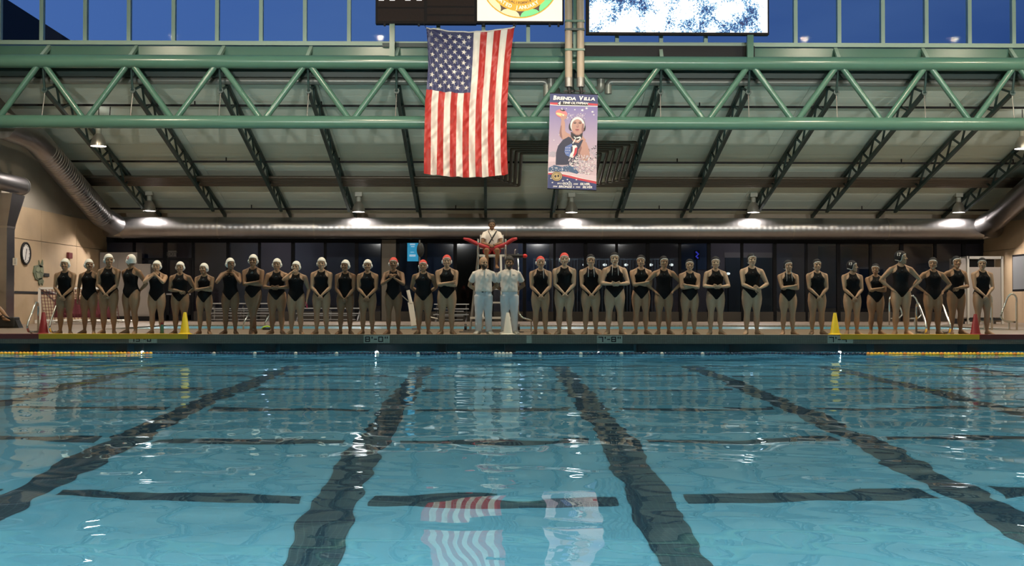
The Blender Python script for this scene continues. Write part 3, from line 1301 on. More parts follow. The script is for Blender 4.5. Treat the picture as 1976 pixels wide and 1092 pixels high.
# sloping roof behind the truss, laid with long panels
roof = struct(MB().box((0, 0, 0), (.1, .1, .1)).build('roof', M_SEAM))
me = roof.data
me.clear_geometry()
q = MB()
q.add([(XL, 33.2, roof_z(33.2) + .05), (XR, 33.2, roof_z(33.2) + .05), (XR, YW + .4, roof_z(YW + .4) + .05), (XL, YW + .4, roof_z(YW + .4) + .05),
       (XL, 33.2, roof_z(33.2) + .25), (XR, 33.2, roof_z(33.2) + .25), (XR, YW + .4, roof_z(YW + .4) + .25), (XL, YW + .4, roof_z(YW + .4) + .25)],
      [(0, 3, 2, 1), (4, 5, 6, 7), (0, 1, 5, 4), (2, 3, 7, 6), (0, 4, 7, 3), (1, 2, 6, 5)])
me.from_pydata(q.V, [], q.F)
rows = 16
dy = (YW - 33.2) / rows
cols = 7
dx = (XR - XL) / cols
for i in range(rows):
    ya, yb = 33.2 + i * dy + .014, 33.2 + (i + 1) * dy
    for j in range(cols):
        xa, xb = XL + j * dx + .010, XL + (j + 1) * dx
        t = .05 + .004 * ((i * 7 + j * 3) % 4)
        za, zb = roof_z(ya), roof_z(yb)
        o = MB()
        o.add([(xa, ya, za), (xb, ya, za), (xb, yb, zb), (xa, yb, zb), (xa, ya, za + t + .01), (xb, ya, za + t + .01), (xb, yb, zb + t + .01), (xa, yb, zb + t + .01)],
              [(0, 3, 2, 1), (4, 5, 6, 7), (0, 1, 5, 4), (2, 3, 7, 6), (0, 4, 7, 3), (1, 2, 6, 5)])
        o.build('ceiling_panel', M_PANEL, roof)

# ------------------------------------------------------------------ clerestory window above the truss
YG = 33.1
zsill = Z(82, YG)
win = struct(MB().box2((XL, YG - .10, zsill - .12), (XR, YG + .12, zsill)).build('window_1', M_SILL))
struct(MB().box2((XL, YG - .04, zsill - .55), (XR, YG + .10, zsill - .15)).build('trim_1', M_GREEN))
struct(MB().box2((XL, YG + .02, 7.30), (XR, YG + .15, zsill - .53)).build('trim_2', M_GREEN_D))
mull = [-85, 5 - 5, 82, 166, 250, 336, 420, 504.6, 589, 674, 757, 846, 933, 1019, 1104, 1190, 1275, 1361, 1447, 1534, 1618, 1702, 1786, 1869, 1954, 2038]
mx_ = [X(p, YG, 40) for p in mull]
zt = 11.6
for i, xx in enumerate(mx_):
    MB().box2((xx - .055, YG - .09, zsill - .01), (xx + .055, YG + .07, zt)).build('mullion', M_SILL, win)
    if i:
        MB().box2((mx_[i - 1] + .05, YG - .012, zsill - .01), (xx - .05, YG + .004, zt)).build('pane', M_GLASS, win)
MB().box2((XL, YG - .09, zsill - .01), (mx_[0], YG + .09, zt)).build('side_panel', M_GREEN_D, win)
MB().box2((mx_[-1], YG - .09, zsill - .01), (XR, YG + .09, zt)).build('side_panel', M_GREEN_D, win)
# neighbouring roof outside, seen through the left panes
YO = 41.0
a, b = P(-60, -48, YO), P(146, 84, YO)
o = MB()
o.prism([(a.x - 3, a.z + 1.5 - .0), (a.x, a.z), (b.x, b.z), (b.x, b.z - .9), (a.x - 3, b.z - .9)], (YO, YO + .6))
o.build('neighbouring_roof', mat('dark_roof_cladding', (0.028, 0.026, 0.026), .8))
bpy.data.objects['neighbouring_roof']['kind'] = 'structure'

# ------------------------------------------------------------------ glazed back wall
zh = Z(463, YW)
wb = struct(MB().box2((XL, YW, zh - .02), (XR, YW + .35, 5.2)).build('wall_back', M_CONC_D))
MB().box2((XL, YW - .06, zh - .10), (XR, YW, zh + .10)).build('header_channel', M_MULL, wb)
store = struct(MB().box2((X(196, YW), YW - .03, zh - .12), (X(1908, YW), YW + .08, zh - .02)).build('window_2', M_MULL))
zk = Z(601, YW)
MB().box2((X(372, YW), YW - .05, 0), (X(1908, YW), YW + .10, .36)).build('knee_wall', mat('dark_knee_wall', (0.045, 0.036, 0.028), .7), store)
posts = [200, 258, 318, 372, 440, 500, 565, 627, 688, 737, 768, 822, 878, 950, 1012, 1070, 1130, 1190, 1250, 1312, 1368, 1432, 1495, 1556, 1618, 1680, 1740, 1805, 1860, 1906]
for i, p in enumerate(posts):
    xx = X(p, YW)
    wd = .05 if i % 2 else .07
    MB().box2((xx - wd, YW - .05, 0.0), (xx + wd, YW + .07, zh - .1)).build('mullion', M_MULL, store)
    if i and p != 768:
        x0 = X(posts[i - 1], YW)
        MB().box2((x0 + .05, YW + .005, 0.05), (xx - .05, YW + .015, zh - .11)).build('pane', M_GLASS_D, store)
xa, xb = X(737, YW), X(764, YW)
MB().box2((xa, YW - .12, 0), (xb, YW + .2, zh)).build('pillar', mat('dim_concrete', (.16, .14, .115), .8, var=.1), store)
# transom over the doors at the left
MB().box2((X(200, YW), YW - .045, Z(501, YW) - .04), (X(372, YW), YW + .06, Z(501, YW) + .04)).build('transom', M_MULL, store)
d = struct(MB().box2((X(322, YW), YW - .07, .02), (X(327, YW), YW - .01, Z(503, YW))).build('door_1', M_MULL))
MB().box2((X(364, YW), YW - .07, .02), (X(369, YW), YW - .01, Z(503, YW))).build('door_stile', M_MULL, d)
MB().box2((X(322, YW), YW - .07, .02), (X(369, YW), YW - .01, .22)).build('door_rail', M_MULL, d)
MB().box2((X(322, YW), YW - .10, 1.0), (X(369, YW), YW - .07, 1.06)).build('door_push_bar', M_ALU, d)

# the space behind the glass: lobby floor, back wall of panels, ceiling
M_LOB = mat('lobby_wall', (0.34, 0.27, 0.24), .8, var=.3, vscale=.5)
YL = YW + 5.0
struct(MB().box2((XL, YW + .2, -.1), (XR, YL + .5, 0)).build('lobby_floor', mat('lobby_floor', (.12, .10, .09), .35)))
lw = struct(MB().box2((XL, YL, 0), (XR, YL + .2, 4.5)).build('lobby_wall', M_LOB))
struct(MB().box2((XL, YW + .35, 3.7), (XR, YL, 3.8)).build('lobby_ceiling', M_LOB))
struct(MB().box2((XL - .3, YW + .3, 0), (XL, YL, 4)).build('lobby_side_left', M_LOB))
struct(MB().box2((XR, YW + .3, 0), (XR + .3, YL, 4)).build('lobby_side_right', M_LOB))
M_LB1 = mat('lobby_panel_blue', (.05, .085, .16), .5, var=.3, vscale=.8)
M_LB2 = mat('lobby_panel_dark', (.07, .08, .08), .6)
M_LB4 = mat('lobby_panel_pale', (.62, .50, .38), .6)
M_LB3 = mat('lobby_panel_grey', (.30, .27, .26), .6, var=.15)
for (p0, p1, y0, y1, m_) in [(200, 318, 468, 500, M_LB1), (440, 500, 470, 600, M_LB3), (565, 686, 468, 590, M_LB3), (690, 735, 468, 590, M_LB1), (768, 950, 470, 600, M_LB1),
                             (878, 950, 480, 620, M_LB2), (1000, 1060, 470, 600, M_LB1), (1070, 1240, 520, 615, M_LB2), (1312, 1366, 468, 520, M_LB1), (1398, 1491, 487, 497, M_LB4), (1400, 1490, 497, 610, M_LB2),
                             (1496, 1530, 488, 595, M_LB3), (1580, 1800, 475, 595, M_LB1)]:
    a, b = P(p0, y0, YL - .1), P(p1, y1, YL - .1)
    MB().box2((a.x, YL - .06, max(.02, b.z)), (b.x, YL - .002, a.z)).build('wall_panel', m_, lw)
# ------------------------------------------------------------------ tube truss across the hall
tr = empty('tube_truss', 'long green tubular steel truss spanning the whole hall above the swimmers', 'truss', (0, YT, 0))
zt_ = Z(121, YT)
zb_ = Z(237, YT)
R_CH = .195
NODES = [X(80 + 171 * k, YT, 121) for k in range(-1, 13)]
ch = MB().cyl((XL + .05, 0, zt_), (XR - .05, 0, zt_), R_CH, 28)
ch.build('top_chord', M_GREEN, tr, smooth='auto')
MB().cyl((XL + .05, 0, zb_), (XR - .05, 0, zb_), R_CH * .96, 28).build('bottom_chord', M_GREEN, tr, smooth='auto')
for i, nx in enumerate(NODES):
    for sg in (-1, 1):
        j = i + sg
        mid = nx + sg * 1.29
        if XL + .2 < mid < XR - .2 and XL < nx < XR:
            MB().cyl((nx + sg * .10, 0, zt_ - .12), (mid - sg * .10, 0, zb_ + .12), .088, 14).build('web_tube', M_GREEN, tr, smooth='auto')
    if XL < nx < XR:
        MB().beam((nx, 0, zt_ + .14), (nx + .04, YG - YT - .02, Z(93, YG)), .10, .10).build('sill_strut', M_SILL, tr)

# ------------------------------------------------------------------ roof joists
ORD = ['first', 'second', 'third', 'fourth', 'fifth', 'sixth', 'seventh', 'eighth', 'ninth', 'tenth', 'eleventh', 'twelfth', 'thirteenth', 'fourteenth']
n_ = 0
for i, nx in enumerate(NODES):
    if not (XL + .3 < nx < XR - .3):
        continue
    n_ += 1
    J = empty('roof_joist', 'dark green open web roof joist, %s from the left wall' % ORD[n_ - 1], 'joist', (nx, 33.0, 0), group='sloping joists under the panelled roof')
    ya, yb = 33.55, YW - .05
    za, zb2 = roof_z(ya) - .12, roof_z(yb) - .12
    MB().beam((0, ya - 33, za), (0, yb - 33, zb2), .10, .11).build('top_chord', M_GREEN_D, J)
    b0, b1 = Vector((0, 32.85 - 33, Z(176, 32.85))), Vector((0, 42.5 - 33, roof_z(42.5) - .62))
    MB().beam(b0, b1, .10, .11).build('bottom_chord', M_GREEN_D, J)
    MB().lathe([(.045, -.02), (.085, -.02), (.085, .02), (.045, .02)], b0, 12, 'Y', cap=False).build('end_ring', M_GREEN_D, J)
    nw = 8
    for q in range(nw):
        f0, f1 = q / nw, (q + .5) / nw
        T = lambda f: Vector((0, (ya + (yb - 1.3 - ya) * f) - 33, za + (zb2 + .285 * 1.3 - za) * f))
        B = lambda f: b0.lerp(b1, f)
        MB().beam(B(f0), T(f0 * .97 + .02), .055, .055).build('web_bar', M_GREEN_D, J)
        MB().beam(T(f0 * .97 + .02), B((q + 1) / nw), .055, .055).build('web_bar', M_GREEN_D, J)
    MB().cyl((0, YT - 33 + .1, zt_ - .15), b0, .035, 8).build('hanger_bar', M_GREEN_D, J)
    MB().cyl(b0 + Vector((0, .02, -.06)), (-.02 * 1, YT - 33 + .1, zb_ + .15), .016, 6).build('tie_rod', M_ALU, J)

# ------------------------------------------------------------------ pipes under the roof
def pipe(name, pts, r, m, label, cat='pipe', n=10, parent=None, group=None):
    o = MB().tube(pts, r, n).build(name, m, parent, smooth='auto')
    if parent is None:
        tag(o, label, cat, group)
    return o


def bend(pts, r=.12, k=4):
    """round the corners of a polyline"""
    pts = [Vector(p) for p in pts]
    out = [pts[0]]
    for i in range(1, len(pts) - 1):
        a = (pts[i - 1] - pts[i]).normalized()
        b = (pts[i + 1] - pts[i]).normalized()
        p0, p1 = pts[i] + a * r, pts[i] + b * r
        for j in range(k + 1):
            t = j / k
            out.append(p0 * (1 - t) ** 2 + pts[i] * 2 * t * (1 - t) + p1 * t * t)
    out.append(pts[-1])
    return out


YP = 33.35
za, zb2 = Z(141, YP), Z(157, YP)
xa, xb = X(1063, YP, 140), X(1166, YP, 140)
pipe('roof_pipe', bend([(XL, YP, za), (xa, YP, za), (xa, YP, Z(172, YP)), (xa + .2, YP + .3, Z(172, YP))]), .115, M_GPIPE,
     'upper grey painted pipe behind the truss, left of the hanging banner', n=14)
pipe('roof_pipe', bend([(XL, YP + .05, zb2), (xa - .12, YP + .05, zb2), (xa - .12, YP + .05, Z(186, YP))]), .105, M_GPIPE,
     'lower grey painted pipe behind the truss, left of the hanging banner', n=14)
pipe('roof_pipe', bend([(XR, YP, za), (xb - .1, YP, za), (xb - .1, YP, Z(172, YP)), (xb - .3, YP + .3, Z(172, YP))]), .115, M_GPIPE,
     'upper grey painted pipe behind the truss, right of the hanging banner', n=14)
pipe('roof_pipe', bend([(XR, YP + .05, zb2), (xb + .12, YP + .05, zb2), (xb + .12, YP + .05, Z(180, YP))]), .105, M_GPIPE,
     'lower grey painted pipe behind the truss, right of the hanging banner', n=14)
for py, y, lab in ((205, 35.0, 'thin black sprinkler pipe, highest of three under the sloping roof'), (313, 39.2, 'thin black sprinkler pipe, middle of three under the sloping roof'),
                   (404, 43.4, 'thin black pipe just above the big duct')):
    sp_ = pipe('sprinkler_pipe', [(XL + .1, y, Z(py, y)), (XR - .1, y, Z(py, y))], .035, M_DARKM, lab)
    for q in range(9):
        MB().cyl((XL + 2 + q * 3.9, y, Z(py, y)), (XL + 2 + q * 3.9, y, Z(py, y) + .16), .022, 6).build('sprinkler_head', M_DARKM, sp_)

# bundle of pipes crossing under the roof with a detour up the slope
bun = empty('pipe_bundle', 'brown bundle of parallel pipes crossing under the roof with a squared detour', 'pipes', (0, 40.2, 0))
for q in range(6):
    y = 40.05 + q * .13
    yt = 37.35 + (5 - q) * .17
    z, zt2 = roof_z(y) - .34, roof_z(yt) - .34
    xl = X(1003, 40, 330) - (q) * .165
    xr = X(1148, 40, 330) + (q) * .20
    o2 = Vector((0, -40.2, 0))
    xl, xr = X(1003, 40, 330) - (5 - q) * .165 + .0, X(1148, 40, 330) + (5 - q) * .22
    yt = 37.95 - (5 - q) * .17
    y = 40.75 - (5 - q) * .135
    z, zt2 = roof_z(y) - .34, roof_z(yt) - .34
    pts = bend([Vector((XL + .1, y, z)) + o2, Vector((xl, y, z)) + o2, Vector((xl, yt, zt2)) + o2, Vector((xr, yt, zt2)) + o2, Vector((xr, y, z)) + o2, Vector((XR - .1, y, z)) + o2], .1)
    pipe('bundle_pipe', pts, .058, M_BPIPE, '', parent=bun)

# ------------------------------------------------------------------ big round duct
YD = 42.8
RD = .40
zd = Z(440.5, YD)
XDL, XDR = X(238, YD, 440), X(1893, YD, 440)
duct = empty('ventilation_duct', 'huge round galvanised ventilation duct running along the back wall and up both sides', 'duct', (0, YD, zd))


def duct_bump(m):
    t = m.node_tree
    b = t.nodes['Principled BSDF']
    co = t.nodes.new('ShaderNodeTexCoord')
    wv = t.nodes.new('ShaderNodeTexWave')
    wv.bands_direction = 'X'
    wv.inputs['Scale'].default_value = 1.5
    wv.inputs['Distortion'].default_value = 0.0
    bp = t.nodes.new('ShaderNodeBump')
    bp.inputs['Strength'].default_value = .25
    bp.inputs['Distance'].default_value = .01
    t.links.new(co.outputs['Object'], wv.inputs[0])
    t.links.new(wv.outputs[0], bp.inputs['Height'])
    t.links.new(bp.outputs[0], b.inputs['Normal'])


duct_bump(M_DUCT)
L_ = XDR - XDL
nd = 9
for i in range(nd):
    x0, x1 = XDL + L_ * i / nd, XDL + L_ * (i + 1) / nd
    MB().tube([(x0, 0, 0), (x1, 0, 0)], RD, 40).build('duct_section', M_DUCT, duct, smooth='auto')
    MB().tube([(x0 - .03, 0, 0), (x0 + .03, 0, 0)], RD + .012, 40).build('duct_collar', M_DUCT_B, duct, smooth='auto')
o2 = Vector((0, -YD, -zd))
XS = XL + .75
left_path = [Vector((XDL, YD, zd)), Vector((XDL - .45, YD - .05, zd + .02)), Vector((XS + .28, YD - .45, zd + .10)), Vector((XS + .05, YD - 1.1, zd + .32))]
pe = Vector((XS, 36.3, 5.62))
left_path2 = [left_path[-1], pe]
left_path3 = [pe, Vector((XS, 35.7, 5.80)), Vector((XS, 34.9, 5.88)), Vector((XS, 33.2, 5.88))]
MB().tube([p + o2 for p in left_path], RD, 32).build('duct_elbow', M_DUCT, duct, smooth='auto')
MB().tube([p + o2 for p in left_path2], RD, 32).build('duct_section', M_DUCT, duct, smooth='auto')
MB().tube([p + o2 for p in left_path3], RD, 32).build('duct_elbow', M_DUCT, duct, smooth='auto')
for f in np.linspace(0.02, .98, 34):
    p = left_path2[0].lerp(pe, float(f))
    d_ = (pe - left_path2[0]).normalized()
    MB().tube([p + o2 - d_ * .02, p + o2 + d_ * .02], RD + .010, 32).build('duct_rib', M_DUCT_B, duct, smooth='auto')
XS2 = XR - .75
rp = [Vector((XDR, YD, zd)), Vector((XDR + .40, YD - .10, zd + .04)), Vector((XS2 - .15, YD - .5, zd + .14)), Vector((XS2, YD - 1.1, zd + .34))]
pe2 = Vector((XS2, 36.3, 5.62))
MB().tube([p + o2 for p in rp], RD, 32).build('duct_elbow', M_DUCT, duct, smooth='auto')
MB().tube([rp[-1] + o2, pe2 + o2], RD, 32).build('duct_section', M_DUCT, duct, smooth='auto')
MB().tube([pe2 + o2, Vector((XS2, 35.7, 5.8)) + o2, Vector((XS2, 33.2, 5.88)) + o2], RD, 32).build('duct_elbow', M_DUCT, duct, smooth='auto')

sd = empty('side_duct', 'smaller round metal duct ending above the tall flat duct on the left wall', 'duct', (XL + .6, 35.0, 4.27))
MB().cyl((0, 0, 0), (0, -3.2, 0), .27, 24).build('duct_section', M_DUCT, sd, smooth='auto')
MB().cyl((0, .02, 0), (0, -.05, 0), .285, 24).build('end_cap', M_DUCT_B, sd, smooth='auto')
vd = empty('wall_duct', 'tall flat metal duct standing against the left wall with a paper sheet on it', 'duct', (XL + .40, 34.3, 0))
MB().box2((-.34, -.28, 0), (.18, .28, 2.95)).build('duct_shaft', M_DUCT, vd)
o = MB()
o.add([(-.34, -.28, 2.95), (.18, -.28, 2.95), (.18, .28, 2.95), (-.34, .28, 2.95), (-.36, -.50, 3.95), (.42, -.50, 3.95), (.42, .45, 3.95), (-.36, .45, 3.95)],
      [(0, 3, 2, 1), (4, 5, 6, 7), (0, 1, 5, 4), (1, 2, 6, 5), (2, 3, 7, 6), (3, 0, 4, 7)])
o.build('duct_hood', M_DUCT, vd)
MB().box2((-.36, -.30, 2.93), (.20, .30, 2.99)).build('duct_flange', M_DUCT_B, vd)
ps = MB().box2((X(24, 34.0), 33.99, Z(513, 34)), (X(32, 34.0), 34.005, Z(499, 34))).build('paper_sign', M_WHITE)
tag(ps, 'small white paper notice taped to the tall metal duct', 'sign')
for q in range(4):
    MB().box2((X(26, 34.0), 33.985, Z(502 + q * 2.8, 34)), (X(30, 34.0), 33.991, Z(501 + q * 2.8, 34))).build('print_line', M_EMBLEM, ps)

# ------------------------------------------------------------------ pendant lamps
M_DOME = mat('lamp_dome', (0.42, 0.40, 0.36), 0.3, 0.7)
M_LAMPBOX = mat('lamp_ballast', (0.42, 0.44, 0.38), 0.5)
M_GLOW = mat('lamp_glow', (1, 1, 1), .5, emit=(1.0, .90, .88), estr=22)
M_GLOW2 = mat('lamp_glow_warm', (1, 1, 1), .5, emit=LAMP_COL, estr=12)


def lamp(x, y, z, label, watts, col, glow, r=.245, cable=None, spot=150, group=None, up=0.0):
    """z is the rim of the dome"""
    t = empty('pendant_lamp', label, 'lamp', (x, y, z), group=group)
    zc = cable if cable else roof_z(y) + .04
    pr = [(r, 0), (r * .98, .05), (r * .88, .17), (r * .66, .29), (r * .42, .37), (r * .30, .40)]
    V = MB()
    V.lathe(pr, (0, 0, 0), 24, cap=False)
    V.lathe([(a * .95, b - .004) for a, b in pr][::-1], (0, 0, 0), 24, cap=False)
    V.build('dome', M_DOME, t, smooth='auto')
    MB().lathe([(r * .93, .012), (r * .93, .03)], (0, 0, 0), 24).build('diffuser', glow, t)
    MB().lathe([(.085, .385), (.085, .56), (.05, .58)], (0, 0, 0), 12).build('neck', M_LAMPBOX, t, smooth='auto')
    MB().box2((-.13, -.10, .58), (.13, .10, .74)).build('ballast_box', M_LAMPBOX, t)
    MB().tube([(0, 0, .74), (0, 0, zc - z)], .012, 6).build('hanger', M_DARKM, t)
    if zc - z < 1.6:
        MB().tube([(0, 0, .80), (.10, 0, .74), (.24, .0, .76), (.34, 0, .86), (.36, 0, zc - z)], .014, 6).build('cable', M_DARKM, t, smooth=True)
    L = bpy.data.lights.new('lamp_light', 'SPOT')
    L.energy = watts
    L.color = col
    L.spot_size = math.radians(spot)
    L.spot_blend = .25
    L.shadow_soft_size = .12
    lo = bpy.data.objects.new('lamp_light', L)
    COL.objects.link(lo)
    lo.parent = t
    lo.location = (0, 0, -.03)
    if up:
        L2 = bpy.data.lights.new('dome_glow', 'POINT')
        L2.energy = up
        L2.color = col
        L2.shadow_soft_size = .1
        l2 = bpy.data.objects.new('dome_glow', L2)
        COL.objects.link(l2)
        l2.parent = t
        l2.location = (0, 0, .9)
    return t


YLP = 42.35
for px, py, lab in ((288, 407, 'dome pendant lamp over the left bend of the big duct'), (692, 409, 'dome pendant lamp left of the flag, over the big duct'),
                    (1103, 410, 'dome pendant lamp below the hanging banner'), (1454, 410, 'dome pendant lamp over the duct, right of the banner'),
                    (1850, 410, 'dome pendant lamp over the right bend of the big duct')):
    p = P(px, py, YLP)
    lamp(p.x, YLP, p.z, lab, W_ROW, ROW_COL, M_GLOW, up=9)
p = P(190, 282, 35.4)
lamp(p.x, 35.4, p.z, 'dome pendant lamp high up at the left, under the truss', W_ROW, ROW_COL, M_GLOW, up=2)
p = P(1973, 287, 35.4)
lamp(p.x, 35.4, p.z, 'dome pendant lamp at the right edge, under the truss', W_ROW, ROW_COL, M_GLOW, up=2)
i = 0
for y in (9.0, 17.5, 25.0):
    for x in (-11.5, -4.0, 4.0, 11.5, 17.0) if y == 25 else (-9, -1, 7, 15):
        i += 1
        lamp(x, y, 10.4 if y == 25 else 8.6, 'dome pendant lamp over the big pool, under the high ceiling', W_BAY * {9.0: .15, 17.5: .40, 25.0: 4.8}[y], LAMP_COL, M_GLOW2, r=.3, cable=11.6, spot=160, group='pendants over the big pool')
# unseen fill lights added behind the camera to brighten the truss and roof
for i, x in enumerate((-9, -2.5, 4, 10.5, 16)):
    t = empty('fill_light', 'unseen fill light added behind the viewer to brighten the truss and roof', 'lamp', (x, -5.8, 6.2), group='fill lights added on the near wall')
    MB().box2((-.25, 0, -.18), (.25, .16, .18)).build('housing', M_DARKM, t)
    MB().box2((-.22, .161, -.15), (.22, .175, .15)).build('lens', M_GLOW2, t)
    MB().box2((-.04, -.2, -.04), (.04, 0, .04)).build('arm', M_DARKM, t)
    L = bpy.data.lights.new('fill_spot', 'SPOT')
    L.energy = W_FILL
    L.color = (1.0, .95, .86)
    L.spot_size = math.radians(25)
    L.spot_blend = 1.0
    L.shadow_soft_size = .2
    lo = bpy.data.objects.new('fill_spot', L)
    COL.objects.link(lo)
    lo.parent = t
    lo.location = (0, .25, 0)
    lo.rotation_euler = (math.radians(93), 0, 0)
# underwater lamps in the pool walls
M_UGLOW = mat('underwater_lens', (1, 1, 1), .4, emit=(.75, .95, 1.0), estr=6)


def uw(x, y, z, face, vis=False):
    t = empty('underwater_lamp', 'round underwater lamp set in the pool wall', 'lamp', (x, y, z), group='underwater lamps')
    MB().lathe([(.15, 0), (.15, .03 * face), (.12, .035 * face)], (0, 0, 0), 16, 'Y').build('bezel', M_CHROME, t, smooth='auto')
    MB().lathe([(.115, .03 * face), (.10, .05 * face)], (0, 0, 0), 16, 'Y').build('lens', M_UGLOW, t)
    L = bpy.data.lights.new('pool_light', 'SPOT')
    L.spot_size = math.radians(112)
    L.spot_blend = .5
    L.energy = W_UNDER * (1 if face > 0 else .38)
    L.color = (.80, .96, 1.0)
    L.shadow_soft_size = .12
    lo = bpy.data.objects.new('pool_light', L)
    COL.objects.link(lo)
    lo.parent = t
    lo.location = (0, .28 * face, 0)
    lo.rotation_euler = (math.radians(50) * face, 0, 0)


for x in (-10.5, -5.5, -.5, 4.5, 9.5, 14.5):
    uw(x, YN, ZW - 1.0, 1)
for x in (-12, -7, -2, 3, 8, 13, 17.5):
    uw(x, YE + 1.6, ZW - 1.0, -1)
# small bright lamps at the waterline
M_STAR = mat('waterline_lamp', (1, 1, 1), .4, emit=(.85, .92, 1.0), estr=60)
for px, lab in ((275, 'tiny bright lamp at the waterline by the left yellow floats'), (727, 'tiny bright lamp at the waterline under the eight feet marker'),
                (1155, 'faint tiny lamp at the waterline right of the men in white'), (1620, 'tiny bright lamp at the waterline under the right yellow cone')):
    p = P(px, 680, YE + .1)
    r_ = .016 if px == 1155 else .036
    t = tag(MB().ell((p.x, YE + .09, p.z), (r_, .02, r_ * .8), 10, 6).build('waterline_lamp', M_STAR, smooth=True), lab, 'lamp')
    MB().box2((p.x - .02, YE + .10, p.z), (p.x + .02, YE + .14, -.19)).build('lamp_bracket', M_GUT, t)

# ------------------------------------------------------------------ lane rope
rope = empty('lane_rope', 'floating lane rope along the walkway, yellow at both ends and dark blue between', 'rope', (0, YE - .18, ZW + .012))
MB().cyl((XL + .1, 0, 0), (XR - .1, 0, 0), .008, 6).build('cable', M_DARKM, rope)
M_FB = mat('dark_blue_float', (0.012, 0.03, 0.07), 0.25)
M_FW = mat('pale_float', (0.50, 0.50, 0.46), 0.35)
M_FY = mat('yellow_float', (0.92, 0.52, 0.03), 0.35)
M_FO = mat('orange_float', (0.75, 0.25, 0.015), 0.35)
fp = [(.014, -.036), (.032, -.030), (.042, -.006), (.042, .006), (.032, .030), (.014, .036)]
fme = {}
for nm, m_ in (('b', M_FB), ('w', M_FW), ('y', M_FY), ('o', M_FO)):
    mb = MB().lathe(fp, (0, 0, 0), 10, 'X')
    fme[nm] = quick_mesh('float', mb.V, mb.F, m_)
x = X(-4, YE - .18, 685)
xend = X(1980, YE - .18, 685)
step = .0795
i = 0
while x < xend:
    px = 968 - 23 + x * FPX / (YE - .18)
    if px < 300 or px > 1672:
        nm = 'y' if i % 5 else 'o'
    elif 957 < px < 991:
        nm = 'w'
    else:
        nm = 'w' if (i % 11 == 3 and 400 < px < 1400) else 'b'
    o = link_mesh('float', fme[nm], rope, (x, 0, 0))
    x += step
    i += 1

# ------------------------------------------------------------------ mats on the coping, depth markers
def slab(name, p0, p1, z0, z1, m, y=YE - .012, d=.05):
    return MB().box2((X(p0, y), y, z0), (X(p1, y), y + d, z1)).build(name, m)


zt0 = .020
zm = -.088
M_YM = mat('yellow_mat', (0.62, 0.33, 0.010), 0.6, var=.1)


def edge_mat(p0, p1, m, label):
    y = YE - .03
    o = MB().box2((X(p0, y), y, zm), (X(p1, y), y + .03, zt0))
    o.box2((X(p0, y), y + .0301, .0105), (X(p1, y), YE + .26, zt0))
    return tag(o.build('edge_mat', m), label, 'mat')


edge_mat(-60, 74, M_REDMAT, 'dark red strip over the walkway edge at the far left')
edge_mat(75, 362, M_YM, 'yellow strip over the walkway edge at the left')
edge_mat(1622, 1890, M_YM, 'yellow strip over the walkway edge at the right')
edge_mat(1891, 2040, M_REDMAT, 'dark red strip over the walkway edge at the far right')
M_MARK = mat('pale_marker_tile', (0.40, 0.42, 0.36), 0.4, brick=(.045, (0.22, 0.24, 0.21)))
swz('pale_marker_tile', (PI / 2, 0, 0))
SEG = {'0': 'abcdef', '1': 'bc', '3': 'abgcd', '4': 'fgbc', '7': 'abc', '8': 'abcdefg'}


def marker(p0, p1, txt, label):
    y = YE - .010
    x0, x1 = X(p0, y), X(p1, y)
    z0, z1 = -.172, -.008
    o = MB().box2((x0, y, z0), (x1, y + .012, z1)).build('depth_marker', M_MARK)
    tag(o, label, 'sign')
    if not txt:
        return
    mb = MB()
    hgt = (z1 - z0) * .72
    zc = (z0 + z1) / 2 - .002
    unit = {"'": .5, '"': .9, '-': .75}
    tot = sum(unit.get(c, 1.25) for c in txt)
    sc = (x1 - x0) * .94 / tot
    cx = x0 + (x1 - x0) * .03
    t = hgt * .19

    def bar(a, b, c, d):
        mb.box2((a, y - .005, c), (b, y + .001, d))
    for c in txt:
        wd = unit.get(c, 1.25) * sc
        if c == "'":
            bar(cx + wd * .2, cx + wd * .6, zc + hgt * .12, zc + hgt / 2)
        elif c == '"':
            bar(cx + wd * .12, cx + wd * .36, zc + hgt * .12, zc + hgt / 2)
            bar(cx + wd * .55, cx + wd * .79, zc + hgt * .12, zc + hgt / 2)
        elif c == '-':
            bar(cx + wd * .1, cx + wd * .85, zc - t / 2, zc + t / 2)
        else:
            a, b = cx + wd * .10, cx + wd * .84
            top, bot = zc + hgt / 2, zc - hgt / 2
            vt = t * .95
            for s_ in SEG[c]:
                if s_ == 'a':
                    bar(a, b, top - t, top)
                elif s_ == 'd':
                    bar(a, b, bot, bot + t)
                elif s_ == 'g':
                    bar(a, b, zc - t / 2, zc + t / 2)
                elif s_ == 'b':
                    bar(b - vt, b, zc, top)
                elif s_ == 'c':
                    bar(b - vt, b, bot, zc)
                elif s_ == 'f':
                    bar(a, a + vt, zc, top)
                elif s_ == 'e':
                    bar(a, a + vt, bot, zc)
        cx += wd
    mb.build('numerals', M_DARKM, o)


marker(249, 303, "13'-0\"", 'pale tiled depth marker half covered by the left yellow strip')
marker(702, 752, "8'-0\"", 'pale tiled depth marker reading eight feet sharp')
marker(1152, 1201, "7'-8\"", 'pale tiled depth marker with seven feet eight inches on it')
marker(1597, 1646, "7'-4\"", 'pale tiled depth marker partly behind yellow, with seven feet four inches on it')
marker(1016, 1026, '', 'narrow pale tile strip on the coping right of the white cone')

# ------------------------------------------------------------------ flag
YF = 32.2
M_FR = mat('flag_red', (0.46, 0.020, 0.016), 0.42)
M_FWH = mat('flag_white', (0.80, 0.76, 0.70), 0.5)
M_FBL = mat('flag_blue', (0.045, 0.05, 0.14), 0.42)
for m_ in (M_FR, M_FWH, M_FBL):
    m_.node_tree.nodes['Principled BSDF'].inputs['Sheen Weight'].default_value = .3


